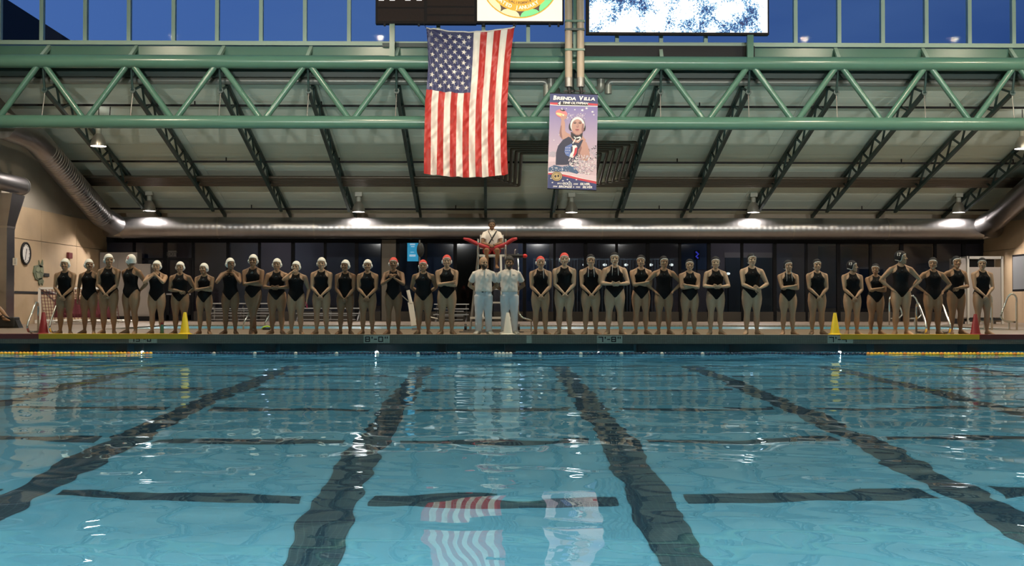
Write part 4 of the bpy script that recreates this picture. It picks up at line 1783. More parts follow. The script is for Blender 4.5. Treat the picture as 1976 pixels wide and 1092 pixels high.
def flag_pt(u, v):
    # outline in the photograph's proportions, metres on the flag's own plane
    tx = 822.5 + (993 - 822.5) * u
    ty = 54 + 8.5 * math.sin(PI * u) ** .8 - 1 * u
    bx = 818 + (980.5 - 818) * u
    by = 335 + 7 * math.sin(PI * min(1, u * .9)) - 9 * max(0, u - .85)
    lx = 4.5 * math.sin(PI * min(1, v * 2)) * (1 - u) if v < .5 else 0
    rx = -7.5 * math.sin(PI * min(1, v * 1.0)) ** .8 * u
    px = tx + (bx - tx) * v + lx + rx
    py = ty + (by - ty) * v
    # folds: hanging pleats, slanting in the upper corner, tight creases across
    fold = .080 * math.sin(2 * PI * (u * 4.6 + v * .9)) * (.35 + .65 * v)
    fold += .050 * math.sin(2 * PI * (u * 8.3 - v * 1.8) + 1.2) * (.3 + .7 * v)
    corner = math.exp(-((u) ** 2 + (v * 1.2) ** 2) * 2.2)
    fold += .055 * corner * math.sin(2 * PI * (math.atan2(v + .02, u + .04) * 5.2))
    fold += .020 * math.sin(2 * PI * (v * 13 + u * 9)) * math.sin(2 * PI * (u * 3 + v * 2)) * (.4 + v)
    p = P(px, py, YF)
    return Vector((p.x, YF + fold, p.z))


flag = empty('flag', 'large striped national flag hanging upright in front of the truss', 'flag', (P(905, 60, YF).x, YF, P(905, 60, YF).z))
fo = Vector(flag.location)


def flag_patch(name, u0, u1, v0, v1, m, nu, nv, th=.006, off=0.0):
    mb = MB()
    for sgn in (-1, 1):
        base = len(mb.V)
        V_ = []
        for j in range(nv + 1):
            for i in range(nu + 1):
                V_.append(flag_pt(u0 + (u1 - u0) * i / nu, v0 + (v1 - v0) * j / nv) - fo + Vector((0, sgn * th / 2 + off, 0)))
        F_ = []
        for j in range(nv):
            for i in range(nu):
                a = j * (nu + 1) + i
                f_ = (a, a + 1, a + nu + 2, a + nu + 1)
                F_.append(f_ if sgn > 0 else f_[::-1])
        mb.add(V_, F_)
    return mb.build(name, m, flag, smooth=True, fix=False)


CAN = .42
for i in range(13):
    v0 = CAN if i < 7 else 0.0
    flag_patch('stripe', i / 13, (i + 1) / 13, v0, 1.0, M_FR if i % 2 == 0 else M_FWH, 6, 90 if v0 else 130)
can = flag_patch('star_field', 0, 7 / 13, 0, CAN, M_FBL, 44, 70)
MB().tube([flag_pt(u, 0) - fo + Vector((0, -.006, .012)) for u in np.linspace(0, 1, 24)], .020, 6).build('heading', M_FWH, flag, smooth=True)
for i in range(9):
    for j in range(11):
        if (i + j) % 2:
            continue
        uc, vc = (i + 1) / 10 * 7 / 13, (j + 1) / 12 * CAN
        pc = flag_pt(uc, vc)
        ax = (flag_pt(uc + .01, vc) - pc)
        ay = (flag_pt(uc, vc + .006) - pc)
        ax.normalize()
        ay = ay.normalized()
        nrm = ax.cross(ay).normalized()
        if nrm.y > 0:
            nrm = -nrm
        ring = []
        for k in range(10):
            r_ = .078 if k % 2 == 0 else .032
            a = PI * k / 5 - PI / 2 + .15
            ring.append(flag_pt(uc + r_ * math.cos(a) / 2.38, vc + r_ * math.sin(a) / 4.12) + Vector((0, -.016, 0)) - fo)
        nrm = Vector((0, -.75, 0))
        MB().add(ring + [pc + nrm * .013 - fo], [(k, (k + 1) % 10, 10) for k in range(10)]).build('star', M_FWH, can)
# grommet lines up to the board above
for px, py in ((822.5, 54), (993, 54)):
    p = P(px, py, YF)
    q = P(px + (-6 if px < 900 else 5), 44, YF + .15)
    MB().cyl(p - fo, q - fo, .008, 6).build('hanging_cord', M_DARKM, flag)

# ------------------------------------------------------------------ boards above the truss
YS = 32.45
M_BOARD = mat('scoreboard_case', (0.014, 0.010, 0.010), 0.6, spec=.2)
M_BOARD2 = mat('scoreboard_face', (0.030, 0.017, 0.013), 0.6, spec=.2, var=.35, vscale=9, stretch=(6, 1, 1))


def rect(p0, y0, p1, y1, Y):
    a, b = P(p0, y0, Y), P(p1, y1, Y)
    return a.x, b.z, b.x, a.z


x0, z0, x1, z1 = rect(725, -110, 919, 46, YS)
sb = empty('scoreboard', 'dark brown scoreboard panel left above the flag, lamps unlit', 'scoreboard', (x0, YS, z0))


def lb(name, xa, za, xb, zb_, y0, y1, m, par, org):
    return MB().box2((xa - org[0], y0 - org[1], za - org[2]), (xb - org[0], y1 - org[1], zb_ - org[2])).build(name, m, par)


og = (x0, YS, z0)
lb('case', x0, z0, x1, z1, YS, YS + .22, M_BOARD, sb, og)
xs_ = X(821, YS, 20)
for (pa, ya, pb, yb) in ((729, -100, 818, 14), (729, 17, 818, 41), (824, -100, 915, 12), (824, 15, 915, 28), (824, 31, 915, 42)):
    a = rect(pa, ya, pb, yb, YS)
    lb('display_face', a[0], a[1], a[2], a[3], YS - .012, YS + .01, M_BOARD2, sb, og)
M_DIG = mat('lit_digit', (.8, .8, .8), .5, emit=(1, .95, .9), estr=1.6)
for px in (736, 757, 787, 809):
    a = rect(px - 5, -14, px + 5, 1.2, YS)
    lb('lit_digit', a[0], a[1], a[2], a[3], YS - .02, YS - .011, M_DIG, sb, og)

# town seal board
x0, z0, x1, z1 = rect(919, -120, 1088, 45, YS)
se = empty('seal_board', 'white illuminated board with a round green and orange city seal', 'sign', (x0, YS, z0))
og = (x0, YS, z0)
lb('case', x0, z0, x1, z1, YS, YS + .22, M_BOARD, se, og)
a = rect(921, -116, 1085, 41, YS)
M_CREAM = mat('lit_cream', (.8, .75, .65), .5, emit=(1.0, .90, .72), estr=.72)
M_ORA = mat('lit_orange', (.7, .4, .05), .5, emit=(.90, .42, .04), estr=.72)
M_BRO = mat('lit_brown', (.1, .06, .04), .5, emit=(.11, .062, .036), estr=.8)
M_PYE = mat('lit_pale_yellow', (.8, .7, .4), .5, emit=(.95, .82, .42), estr=.75)
M_LGR = mat('lit_green', (.2, .7, .3), .5, emit=(.26, .78, .26), estr=.7)
lb('backlit_face', a[0], a[1], a[2], a[3], YS - .012, YS + .01, M_CREAM, se, og)
sc_ = YS / FPX  # metres per pixel there
c = P(1003.5, -41.6, YS)
CXs, CZs = c.x - og[0], c.z - og[2]


def disc(name, r, y, m, par, r0=0, cx=0, cz=0, n=48, ry=None, a0=0, a1=2 * PI):
    mb = MB()
    r *= sc_
    r0 *= sc_
    out = []
    k = n
    full = abs(a1 - a0 - 2 * PI) < 1e-6
    outer = [(CXs + cx * sc_ + r * math.cos(a0 + (a1 - a0) * i / k), CZs + cz * sc_ + (ry * sc_ if ry else r) * math.sin(a0 + (a1 - a0) * i / k)) for i in range(k + (0 if full else 1))]
    mb.prism(outer, (y, y + .003))
    return mb.build(name, m, par)


disc('seal_rim', 78, -.018, M_ORA, se)
disc('seal_ground', 76, -.022, M_BRO, se)
NP = 12
for k in range(NP):
    a = 2 * PI * (k + .5) / NP - PI / 2
    mb = MB()
    pts = []
    R0, hw = 55, PI / NP
    for i in range(15):
        t = -1 + 2 * i / 14
        aa = a + hw * t
        # a petal: its inner edge bows towards the centre
        rr = 75.5
        pts.append((CXs + rr * sc_ * math.cos(aa), CZs + rr * sc_ * math.sin(aa)))
    for i in range(1, 14):
        t = 1 - 2 * i / 14
        aa = a + hw * t * .98
        rr = 75.5 - 12.5 * math.sqrt(1 - t * t)
        pts.append((CXs + rr * sc_ * math.cos(aa), CZs + rr * sc_ * math.sin(aa)))
    mb.prism(pts, (-.026, -.023))
    mb.build('petal', M_LGR if math.cos(a) > 0 else M_PYE, se)
disc('text_ring', 64.5, -.030, M_ORA, se)
disc('seal_centre', 43, -.034, M_PYE, se)
disc('seal_half', 43, -.037, M_LGR, se, a0=-PI / 2, a1=PI / 2)


def arc_text(txt, R, size, m, par, y, mid_index, step):
    mb = MB()
    for i, chh in enumerate(txt):
        if chh == ' ':
            continue
        a = -PI / 2 + (i - mid_index) * step
        tv, tf = text_arrays(chh, size * sc_, 0, .03)
        ca, sa = math.cos(a + PI / 2), math.sin(a + PI / 2)
        V_ = []
        for v in tv:
            X_, Z_ = v[0], v[2]
            V_.append((CXs + R * sc_ * math.cos(a) + X_ * ca - Z_ * sa, y, CZs + R * sc_ * math.sin(a) + X_ * sa + Z_ * ca))
        mb.add(V_, tf)
    return mb.build('lettering', m, par)


arc_text('INCORPORATED JANUARY 2', 57.5, 9.5, M_CREAM, se, -.0335, 13.9, .118)
arc_text('CALIFORNIA', 48.5, 6.4, M_BRO, se, -.0335, 4.5, .093)

# video screen
x0, z0, x1, z1 = rect(1131, -90, 1484, 67, YS)
vs = empty('video_screen', 'big bright white and blue video screen showing a noisy picture', 'screen', (x0, YS, z0))
og = (x0, YS, z0)
lb('case', x0, z0, x1, z1, YS, YS + .20, M_BOARD, vs, og)
M_LED = bpy.data.materials.new('led_picture')
M_LED.use_nodes = True
t = M_LED.node_tree
b = t.nodes['Principled BSDF']
b.inputs['Base Color'].default_value = (.02, .02, .03, 1)
co = t.nodes.new('ShaderNodeTexCoord')
n1 = t.nodes.new('ShaderNodeTexNoise')
n1.inputs['Scale'].default_value = 1.6
n1.inputs['Detail'].default_value = 2
n2 = t.nodes.new('ShaderNodeTexNoise')
n2.inputs['Scale'].default_value = 16
n2.inputs['Detail'].default_value = 6
n2.inputs['Roughness'].default_value = .75
vo = t.nodes.new('ShaderNodeTexVoronoi')
vo.inputs['Scale'].default_value = 30
ad = t.nodes.new('ShaderNodeMath')
ad.operation = 'ADD'
ad2 = t.nodes.new('ShaderNodeMath')
ad2.operation = 'MULTIPLY_ADD'
ad2.inputs[1].default_value = .22
rmp = t.nodes.new('ShaderNodeValToRGB')
e = rmp.color_ramp.elements
e[0].position = .88
e[0].color = (.005, .01, .06, 1)
e[1].position = 1.10 / 1.25
e[1].color = (1, 1, 1, 1)
e[0].position = .70
e.new(.78).color = (.02, .09, .28, 1)
e.new(.83).color = (.15, .42, .60, 1)
t.links.new(co.outputs['Object'], n1.inputs[0])
t.links.new(co.outputs['Object'], n2.inputs[0])
t.links.new(co.outputs['Object'], vo.inputs[0])
t.links.new(n1.outputs[0], ad.inputs[0])
t.links.new(n2.outputs[0], ad.inputs[1])
t.links.new(vo.outputs['Distance'], ad2.inputs[0])
t.links.new(ad.outputs[0], ad2.inputs[2])
dv = t.nodes.new('ShaderNodeMath')
dv.operation = 'MULTIPLY'
dv.inputs[1].default_value = .80
t.links.new(ad2.outputs[0], dv.inputs[0])
t.links.new(dv.outputs[0], rmp.inputs[0])
t.links.new(rmp.outputs[0], b.inputs['Emission Color'])
b.inputs['Emission Strength'].default_value = 1.5
a = rect(1137, -84, 1481, 63, YS)
lb('picture_face', a[0], a[1], a[2], a[3], YS - .012, YS + .01, M_LED, vs, og)
# posts that carry the boards
for px, wd in ((757, .075), (1447, .09)):
    xx = X(px, YS + .1, 80)
    par = sb if px < 900 else vs
    o3 = Vector(par.location)
    MB().box2((xx - wd - o3.x, .02, zt_ + .15 - o3.z), (xx + wd - o3.x, .16, Z(40, YS) - o3.z)).build('post', M_GREEN, par)
for px in (742, 808, 933, 992, 1061, 1078):
    par = sb if px < 900 else se
    o3 = Vector(par.location)
    xx = X(px, YS, 46)
    MB().box2((xx - .03 - o3.x, .02, Z(50, YS) - o3.z), (xx + .03 - o3.x, .1, Z(45, YS) - o3.z)).build('bracket', M_DARKM, par)
x0, z0, x1, z1 = rect(1128, 88, 1456, 110, YG - .12)
tag(MB().box2((x0, YG - .16, z0), (x1, YG - .10, z1)).build('black_panel', M_DARKM), 'long black panel over the top chord below the video screen', 'panel')
x0, z0, x1, z1 = rect(738, 83, 1126, 92, YG - .12)
tag(MB().box2((x0, YG - .14, z0), (x1, YG - .10, z1)).build('dark_trim_board', M_GREEN_D), 'dark narrow board along the window sill behind the flag', 'board')

# two beige pipes down to the banner
YPB = 31.95
pp = empty('standpipes', 'pair of beige vertical pipes coming down in front of the truss to the banner', 'pipes', P(1109, 0, YPB))
o3 = Vector(pp.location)
for px in (1097.5, 1120.5):
    a, b = P(px - 1, -120, YPB), P(px, 166, YPB)
    MB().cyl(a - o3, b - o3, .105, 20).build('pipe', M_BEIGE, pp, smooth='auto')
    MB().cyl(P(px, 150, YPB) - o3, P(px, 168, YPB) - o3, .115, 20).build('coupling', M_ALU, pp, smooth='auto')
    MB().cyl(P(px, 167, YPB) - o3, P(px + 2, 182, YPB) - o3, .055, 12).build('pipe_end', M_BLACKP, pp, smooth='auto')
    MB().box2(tuple(P(px - 9, 176, YPB) - o3 - Vector((0, .03, .03))), tuple(P(px + 9, 176, YPB) - o3 + Vector((0, .03, .03)))).build('clamp', M_BLACKP, pp)
a, b = P(1105, -120, YPB + .3), P(1113, 112, YPB + .3)
MB().box2((a.x - o3.x, .1, b.z - o3.z), (b.x - o3.x, .25, a.z - o3.z)).build('hanger_column', M_GREEN, pp)
for py in (40, 56, 95):
    a, b = P(1090, py, YPB), P(1128, py + 4, YPB)
    MB().box2((a.x - o3.x, -.12, b.z - o3.z), (b.x - o3.x, .12, a.z - o3.z)).build('strap', M_GREEN_D if py == 56 else M_GREEN, pp)

# ------------------------------------------------------------------ banner with the printed swimmer
YBN = 31.85


def bp(bx, by, lay=0):
    p = P(1040 + bx / 5.2, 170 + by / 5.2, YBN)
    return Vector((p.x, YBN - .004 - .0012 * lay, p.z))


ban = empty('banner', 'tall printed banner of a water polo player throwing a ball, hung below beige pipes', 'banner', bp(350, 60))
bo = Vector(ban.location)


def gradmat(name, z0, z1, c0, c1):
    m = bpy.data.materials.new(name)
    m.use_nodes = True
    t = m.node_tree
    b = t.nodes['Principled BSDF']
    b.inputs['Roughness'].default_value = .55
    co = t.nodes.new('ShaderNodeTexCoord')
    s = t.nodes.new('ShaderNodeSeparateXYZ')
    mr_ = t.nodes.new('ShaderNodeMapRange')
    mr_.inputs[1].default_value = z0
    mr_.inputs[2].default_value = z1
    rp_ = t.nodes.new('ShaderNodeValToRGB')
    rp_.color_ramp.elements[0].color = (*c0, 1)
    rp_.color_ramp.elements[1].color = (*c1, 1)
    t.links.new(co.outputs['Object'], s.inputs[0])
    t.links.new(s.outputs[2], mr_.inputs[0])
    t.links.new(mr_.outputs[0], rp_.inputs[0])
    t.links.new(rp_.outputs[0], b.inputs['Base Color'])
    return m


PRN = {
    'sky': gradmat('print_sky', -1.9, -.3, (.62, .48, .55), (.20, .17, .42)),
    'navy': mat('print_navy', (.035, .045, .16), .5), 'red': mat('print_red', (.55, .04, .06), .5), 'white': mat('print_white', (.82, .80, .80), .5),
    'skin': mat('print_skin', (.50, .28, .24), .5), 'skin2': mat('print_skin_shade', (.27, .13, .13), .5), 'suit': mat('print_suit', (.025, .025, .06), .5),
    'dark': mat('print_dark', (.018, .014, .02), .5), 'pink': mat('print_pink', (.75, .20, .22), .5), 'yellow': mat('print_yellow', (.80, .62, .30), .5),
    'splash': mat('print_splash', (.70, .55, .62), .5), 'splash2': mat('print_splash_grey', (.42, .38, .46), .5), 'wave': mat('print_wave', (.05, .10, .20), .5),
    'blue': mat('print_blue', (.10, .16, .42), .5), 'gold': mat('print_gold', (.50, .36, .16), .5), 'lip': mat('print_lip', (.25, .04, .06), .5)}
MB_ban = MB()
c4 = [(112, 52), (591, 66), (575, 1024), (85, 1006)]
pv = [bp(*c, 0) - bo for c in c4]
MB_ban.add([v + Vector((0, .003, 0)) for v in pv] + [v + Vector((0, .016, 0)) for v in pv],
           [(0, 3, 2, 1), (4, 5, 6, 7), (0, 1, 5, 4), (1, 2, 6, 5), (2, 3, 7, 6), (3, 0, 4, 7)])
MB_ban.build('cloth', PRN['sky'], ban)
keys = list(PRN)
art = MB()


def poly(col, pts, lay):
    art.mi = keys.index(col)
    V_ = [bp(x, y, lay) - bo for x, y in pts]
    c = sum(V_, Vector()) / len(V_)
    art.add(V_, [tuple(range(len(V_)))])


def ellp(col, cx, cy, rx, ry, lay, rot=0, n=22):
    poly(col, [(cx + rx * math.cos(a) * math.cos(rot) - ry * math.sin(a) * math.sin(rot), cy + rx * math.cos(a) * math.sin(rot) + ry * math.sin(a) * math.cos(rot))
               for a in [2 * PI * k / n for k in range(n)]], lay)


poly('navy', [(112, 53), (591, 67), (590, 158), (111, 146)], 1)
poly('red', [(111, 143), (190, 146), (185, 168), (111, 162)], 2)
poly('red', [(492, 150), (590, 158), (590, 178), (492, 170)], 2)
poly('dark', [(190, 140), (492, 146), (492, 176), (186, 170)], 2)
poly('white', [(111, 163), (200, 170), (480, 177), (590, 180), (590, 186), (480, 184), (200, 177), (111, 170)], 3)
for sx_, sy_, sr in ((360, 217, 11), (435, 222, 19), (478, 203, 18), (537, 238, 17), (550, 268, 12), (230, 203, 9), (275, 206, 8), (150, 522, 9), (205, 468, 8), (190, 570, 7)):
    pts = []
    for k in range(10):
        r_ = sr if k % 2 == 0 else sr * .42
        a = PI * k / 5 - PI / 2 + .25
        pts.append((sx_ + r_ * math.cos(a), sy_ + r_ * .8 * math.sin(a)))
    poly('white', pts, 3)
# far stands and horizon glow
poly('splash', [(95, 690), (170, 690), (168, 740), (92, 738)], 1)
for k in range(26):
    ellp('splash2', 112 + 60 * rng.random(), 640 + 48 * rng.random(), 9, 7, 2 + k * .03, n=8)
for k in range(46):
    ellp('splash2' if k % 3 else 'dark', 500 + 78 * rng.random(), 575 + 140 * rng.random(), 6 + 5 * rng.random(), 4, 2 + k * .03, rng.random() * 3, 8)
for k in range(70):
    ellp('white' if k % 2 else 'splash', 275 + 190 * rng.random(), 250 + 60 * rng.random() + 0, 4 + 4 * rng.random(), 1.8, 2 + k * .02, rng.random() * 3, 7)
# arm, hand and ball
poly('skin', [(226, 318), (252, 318), (262, 350), (262, 430), (282, 450), (310, 462), (322, 500), (262, 520), (232, 512), (206, 478), (206, 440), (218, 380)], 4)
poly('skin2', [(218, 380), (228, 372), (226, 440), (236, 505), (215, 490), (206, 450)], 5)
ellp('skin', 248, 298, 32, 20, 6, -.3)
ellp('pink', 226, 256, 60, 40, 5, .25)
ellp('yellow', 222, 268, 54, 15, 6, .3)
ellp('dark', 238, 222, 24, 10, 6, .2)
ellp('white', 232, 216, 9, 4, 7)
for k in range(4):
    ellp('skin', 232 + k * 13, 286 - abs(k - 1.5) * 3, 6, 15, 8, -.2 + k * .12, 10)
ellp('white', 243, 272, 6, 8, 9)
# suit and shoulders
poly('skin', [(300, 505), (330, 470), (430, 470), (470, 520), (440, 620), (330, 600)], 5)
poly('suit', [(168, 770), (172, 650), (192, 580), (240, 520), (296, 488), (322, 498), (345, 540), (395, 552), (425, 520), (445, 520), (420, 580), (392, 620), (388, 690), (400, 770)], 6)
poly('skin', [(445, 518), (478, 548), (500, 610), (510, 680), (500, 730), (430, 730), (388, 680), (392, 625), (420, 575)], 7)
poly('skin2', [(392, 625), (420, 575), (430, 600), (412, 650), (425, 720), (395, 690)], 8)
poly('blue', [(262, 590), (300, 570), (330, 556), (336, 600), (306, 690), (270, 672), (256, 640)], 8)
poly('white', [(334, 576), (372, 572), (384, 592), (360, 660), (340, 694), (306, 690), (322, 640)], 9)
poly('suit', [(322, 588), (338, 584), (338, 632), (318, 660)], 10)
poly('red', [(360, 604), (386, 592), (378, 650), (352, 694), (334, 694), (352, 650)], 10)
for k in range(8):
    ellp('white', 272 + (k % 3) * 18, 600 + (k // 3) * 26, 4, 4, 10, n=7)
# neck, head, cap
poly('skin2', [(322, 440), (436, 440), (432, 490), (400, 520), (340, 515), (318, 480)], 8)
ellp('dark', 322, 385, 23, 42, 8, .1)
ellp('dark', 446, 392, 22, 42, 8, -.1)
ellp('dark', 386, 362, 76, 72, 7)
ellp('white', 386, 372, 72, 82, 9)
ellp('skin', 385, 388, 58, 76, 10)
poly('skin', [(332, 410), (442, 410), (428, 448), (400, 466), (372, 466), (344, 448)], 10.4)
ellp('skin2', 440, 400, 12, 46, 11, .1)
poly('dark', [(320, 440), (346, 458), (372, 474), (404, 474), (432, 452), (440, 445), (432, 500), (400, 522), (352, 516), (322, 490)], 9)
for sx_ in (-1, 1):
    ellp('skin2', 386 + sx_ * 26, 350, 19, 8, 11)
    ellp('dark', 386 + sx_ * 26, 352, 12, 4.5, 12)
    poly('dark', [(386 + sx_ * 10, 340), (386 + sx_ * 28, 330), (386 + sx_ * 46, 338), (386 + sx_ * 28, 335)], 12)
poly('skin2', [(382, 350), (390, 352), (398, 392), (386, 398), (374, 392)], 11)
poly('skin', [(380, 352), (387, 354), (391, 386), (378, 388)], 12)
ellp('lip', 383, 418, 21, 6, 12)
ellp('skin2', 383, 430, 15, 3, 12)
for pts in ([(352, 485), (372, 500), (360, 530), (340, 560), (334, 552), (352, 525), (362, 503), (348, 492)], [(372, 498), (410, 485), (424, 498), (405, 525), (380, 540), (378, 532), (400, 518), (412, 500), (376, 506)]):
    poly('white', pts, 11)
# splash and wave
for k in range(420):
    a, r_ = rng.random() * 6.28, rng.random() ** .6
    cx_, cy_ = 430 + 150 * r_ * math.cos(a), 770 + 105 * r_ * math.sin(a)
    if 95 < cx_ < 576:
        ellp(('white', 'splash', 'splash2', 'splash')[k % 4], cx_, cy_, 4 + 9 * rng.random(), 2 + 3 * rng.random(), 13 + .009 * k, rng.random() * 3, 7)
poly('wave', [(97, 800), (150, 772), (230, 790), (300, 775), (360, 800), (402, 850), (380, 862), (300, 840), (200, 835), (96, 838)], 17)
for k in range(60):
    ellp(('white', 'splash2', 'blue')[k % 3], 110 + 280 * rng.random(), 785 + 60 * rng.random(), 4 + 10 * rng.random(), 2.5, 18, rng.random(), 7)
poly('splash', [(96, 835), (300, 842), (420, 860), (575, 880), (574, 945), (300, 870), (92, 862)], 16.8)
poly('navy', [(92, 862), (180, 866), (300, 892), (420, 922), (576, 955), (575, 1023), (85, 1005)], 18)
poly('red', [(92, 850), (180, 852), (300, 876), (420, 906), (576, 936), (576, 962), (420, 928), (300, 898), (180, 872), (92, 866)], 19)
poly('white', [(92, 846), (180, 847), (300, 871), (420, 901), (576, 931), (576, 937), (420, 907), (300, 877), (180, 853), (92, 852)], 20)
for sx_, sy_ in ((122, 905), (285, 918), (375, 920), (305, 940), (490, 958), (135, 948), (240, 930)):
    poly('white', [(sx_ + (12 if k % 2 == 0 else 5) * math.cos(PI * k / 5 - 1.3), sy_ + (9 if k % 2 == 0 else 4) * math.sin(PI * k / 5 - 1.3)) for k in range(10)], 20)
ellp('dark', 178, 886, 58, 50, 21)
ellp('gold', 178, 886, 53, 45, 22)
ellp('dark', 178, 886, 42, 36, 23)
ellp('gold', 178, 886, 38, 32, 24)
ellp('dark', 164, 886, 10, 12, 25)
ellp('dark', 193, 882, 9, 13, 25)
art.build('printed_picture', [PRN[k_] for k_ in keys], ban, fix=False)
for q_ in (bpy.data.objects['printed_picture'],):
    bm = bmesh.new()
    bm.from_mesh(q_.data)
    for f_ in bm.faces:
        f_.normal_update()
        if f_.normal.y > 0:
            f_.normal_flip()
    bm.to_mesh(q_.data)
    bm.free()


def ban_text(s, bx, by, size, shear=0.0, bold=.03, lay=26, stretch=1.0):
    tv, tf = text_arrays(s, size / 5.2 * YBN / FPX, 0, bold * 1.3, shear)
    c = bp(bx, by, lay) - bo
    sl = -(14 / 480)  # the banner's edge falls a little to the right
    V_ = [(c.x + v[0] * stretch, c.y, c.z + v[2] + v[0] * stretch * sl * .9) for v in tv]
    MB().add(V_, tf).build('lettering', PRN['white'], ban, fix=False)


ban_text('B', 157, 101, 58, .15, .04)
ban_text('RENDA', 272, 108, 43, .15, .04, stretch=1.36)
ban_text('V', 418, 106, 58, .15, .04)
ban_text('ILLA', 503, 112, 43, .15, .04, stretch=1.38)
ban_text('4', 202, 155, 48, .2, .03)
ban_text('TIME OLYMPIAN', 362, 153, 31, .25, .03, stretch=1.12)
ban_text('2012', 204, 958, 20, .2, .02, stretch=1.15)
ban_text('GOLD,', 282, 960, 30, .2, .03, stretch=1.1)
ban_text('2008', 366, 964, 20, .2, .02, stretch=1.15)
ban_text('SILVER,', 462, 965, 30, .2, .03, stretch=1.12)
ban_text('2004', 160, 988, 20, .2, .02, stretch=1.1)
ban_text('BRONZE', 262, 991, 30, .2, .03, stretch=1.12)
ban_text('&', 346, 994, 20, .2, .02)
ban_text('2000', 390, 995, 20, .2, .02, stretch=1.1)
ban_text('SILVER', 484, 996, 30, .2, .03, stretch=1.12)
MB().cyl(bp(108, 50, -3) - bo, bp(594, 64, -3) - bo, .014, 8).build('top_rod', M_DARKM, ban)
MB().cyl(bp(84, 1008, -3) - bo, bp(576, 1026, -3) - bo, .014, 8).build('bottom_rod', M_DARKM, ban)
for bx in (180, 520):
    MB().cyl(bp(bx, 52, -4) - bo, bp(340, 20, -4) - bo, .006, 6).build('hanging_cord', M_DARKM, ban)

# ------------------------------------------------------------------ things on the walkway
def cone(px, m, label, hpx=43, y=YE + .19, w=1.0):
    p = X(px, y)
    t = empty('traffic_cone', label, 'cone', (p, y, .0))
    h_ = hpx * y / FPX
    MB().lathe([(.115 * w, .028), (.100 * w, .06), (.034, h_ - .01), (.026, h_)], (0, 0, 0), 24).build('cone_body', m, t, smooth='auto')
    MB().lathe([(.165 * w, .0), (.165 * w, .018), (.118 * w, .034)], (0, 0, 0), 8 if m is not M_WHITE else 28).build('cone_base', m, t, smooth='auto')
    return t


cone(84, M_RED, 'dark red cone on the red strip at the left')
cone(357, M_YEL, 'yellow cone at the end of the left yellow strip')
cone(980, mat('white_cone_plastic', (.66, .64, .56), .5), 'white cone standing in front of the dark haired man in white', 43, YE + .18)
cone(1611, M_YEL, 'yellow cone at the start of the right yellow strip')
cone(1882, M_RED, 'dark red cone at the end of the right yellow strip', 41)


def rail(px, label, group, side=1, y=YE + .72, sc=1.0, back=False):
    x = X(px, y)
    t = empty('grab_rail', label, 'handrail', (x, y, 0), group=group)
    f = -1 if not back else 1
    pts = [(0, 0, .0), (0, 0, .60 * sc), (0, f * .03, .68 * sc), (0, f * .12, .70 * sc), (0, f * .22, .62 * sc), (0, f * .56, .26 * sc), (0, f * .60, .16 * sc),
           (0, f * .54, .07 * sc), (0, f * .40, .05 * sc), (0, f * .04, .05 * sc)]
    MB().tube(bend(pts, .03, 3), .024, 12).build('rail_tube', M_CHROME, t, smooth=True)
    MB().cyl((0, f * .36, 0), (0, f * .36, .05 * sc), .022, 10).build('foot_post', M_CHROME, t, smooth='auto')
    MB().lathe([(.05, 0), (.05, .012), (.03, .02)], (0, 0, 0), 14).build('flange', M_CHROME, t, smooth='auto')
    return t


rail(74, 'bent steel grab rail at the walkway edge left of the red cone', None)
rail(116, 'bent steel grab rail at the walkway edge right of the left red cone', None)
rail(1768, 'bent steel grab rail, nearer left one of the pair by the right yellow strip', None)
rail(1813, 'bent steel grab rail, nearer right one of the pair by the right yellow strip', None)


def rail_big(px, y, label, sx=1):
    """the taller rails of the second pool, opening along the pool edge"""
    x = X(px, y)
    t = empty('grab_rail', label, 'handrail', (x, y, 0))
    f = sx
    pts = [(0, 0, 0), (0, 0, .84), (-f * .05, 0, .93), (-f * .15, 0, .95), (-f * .24, 0, .86), (-f * .40, 0, .44), (-f * .41, 0, .32), (-f * .30, 0, .22), (-f * .04, 0, .21)]
    MB().tube(bend(pts, .04, 3), .025, 12).build('rail_tube', M_CHROME, t, smooth=True)
    MB().cyl((-f * .20, 0, 0), (-f * .20, 0, .21), .022, 10).build('foot_post', M_CHROME, t, smooth='auto')
    return t


rail_big(1962, YB - .15, 'tall looped steel grab rail at the far right by the second pool')
rail_big(1914, YB - .15, 'tall looped steel grab rail behind the rightmost swimmer')
rail_big(1753, YR + .3, 'tall steel grab rail beyond the second pool, right of the tall swimmer', -1)
rail_big(1716, YR + .3, 'tall steel grab rail beyond the second pool, left of the tall swimmer', -1)
for px, lab in ((520, 'slim steel rail post beyond the crossed-leg swimmer'), (479, 'slim slanted rail behind the swimmer with raised hands at the neck')):
    x = X(px, YB - .2)
    t = tag(MB().tube([(x - .12, YB - .25, 0), (x - .10, YB - .25, .18), (x, YB - .1, .42)], .020, 8).build('pole', M_CHROME, smooth=True), lab, 'pole')
x = X(516, YB - .4)
t = empty('pool_brush', 'lime green pool brush head lying on the walkway', 'brush', (x, YB - .6, 0))
MB().tube([(-.10, 0, .02), (-.06, 0, .07), (.04, 0, .09), (.13, 0, .07)], .022, 8).build('brush_back', mat('lime_plastic', (.35, .60, .06), .5), t, smooth=True)
MB().box2((-.08, -.02, 0), (.12, .02, .05)).build('bristles', M_DARKM, t)


def bottle(px, label, m, capm, y=YE + .3, h_=.26):
    t = empty('water_bottle', label, 'bottle', (X(px, y), y, .010))
    MB().lathe([(.034, 0), (.038, .01), (.038, h_ * .62), (.030, h_ * .74), (.026, h_ * .80)], (0, 0, 0), 16).build('bottle_body', m, t, smooth='auto')
    MB().lathe([(.030, h_ * .80), (.030, h_ * .92), (.014, h_ * .94), (.012, h_)], (0, 0, 0), 12).build('bottle_cap', capm, t, smooth='auto')


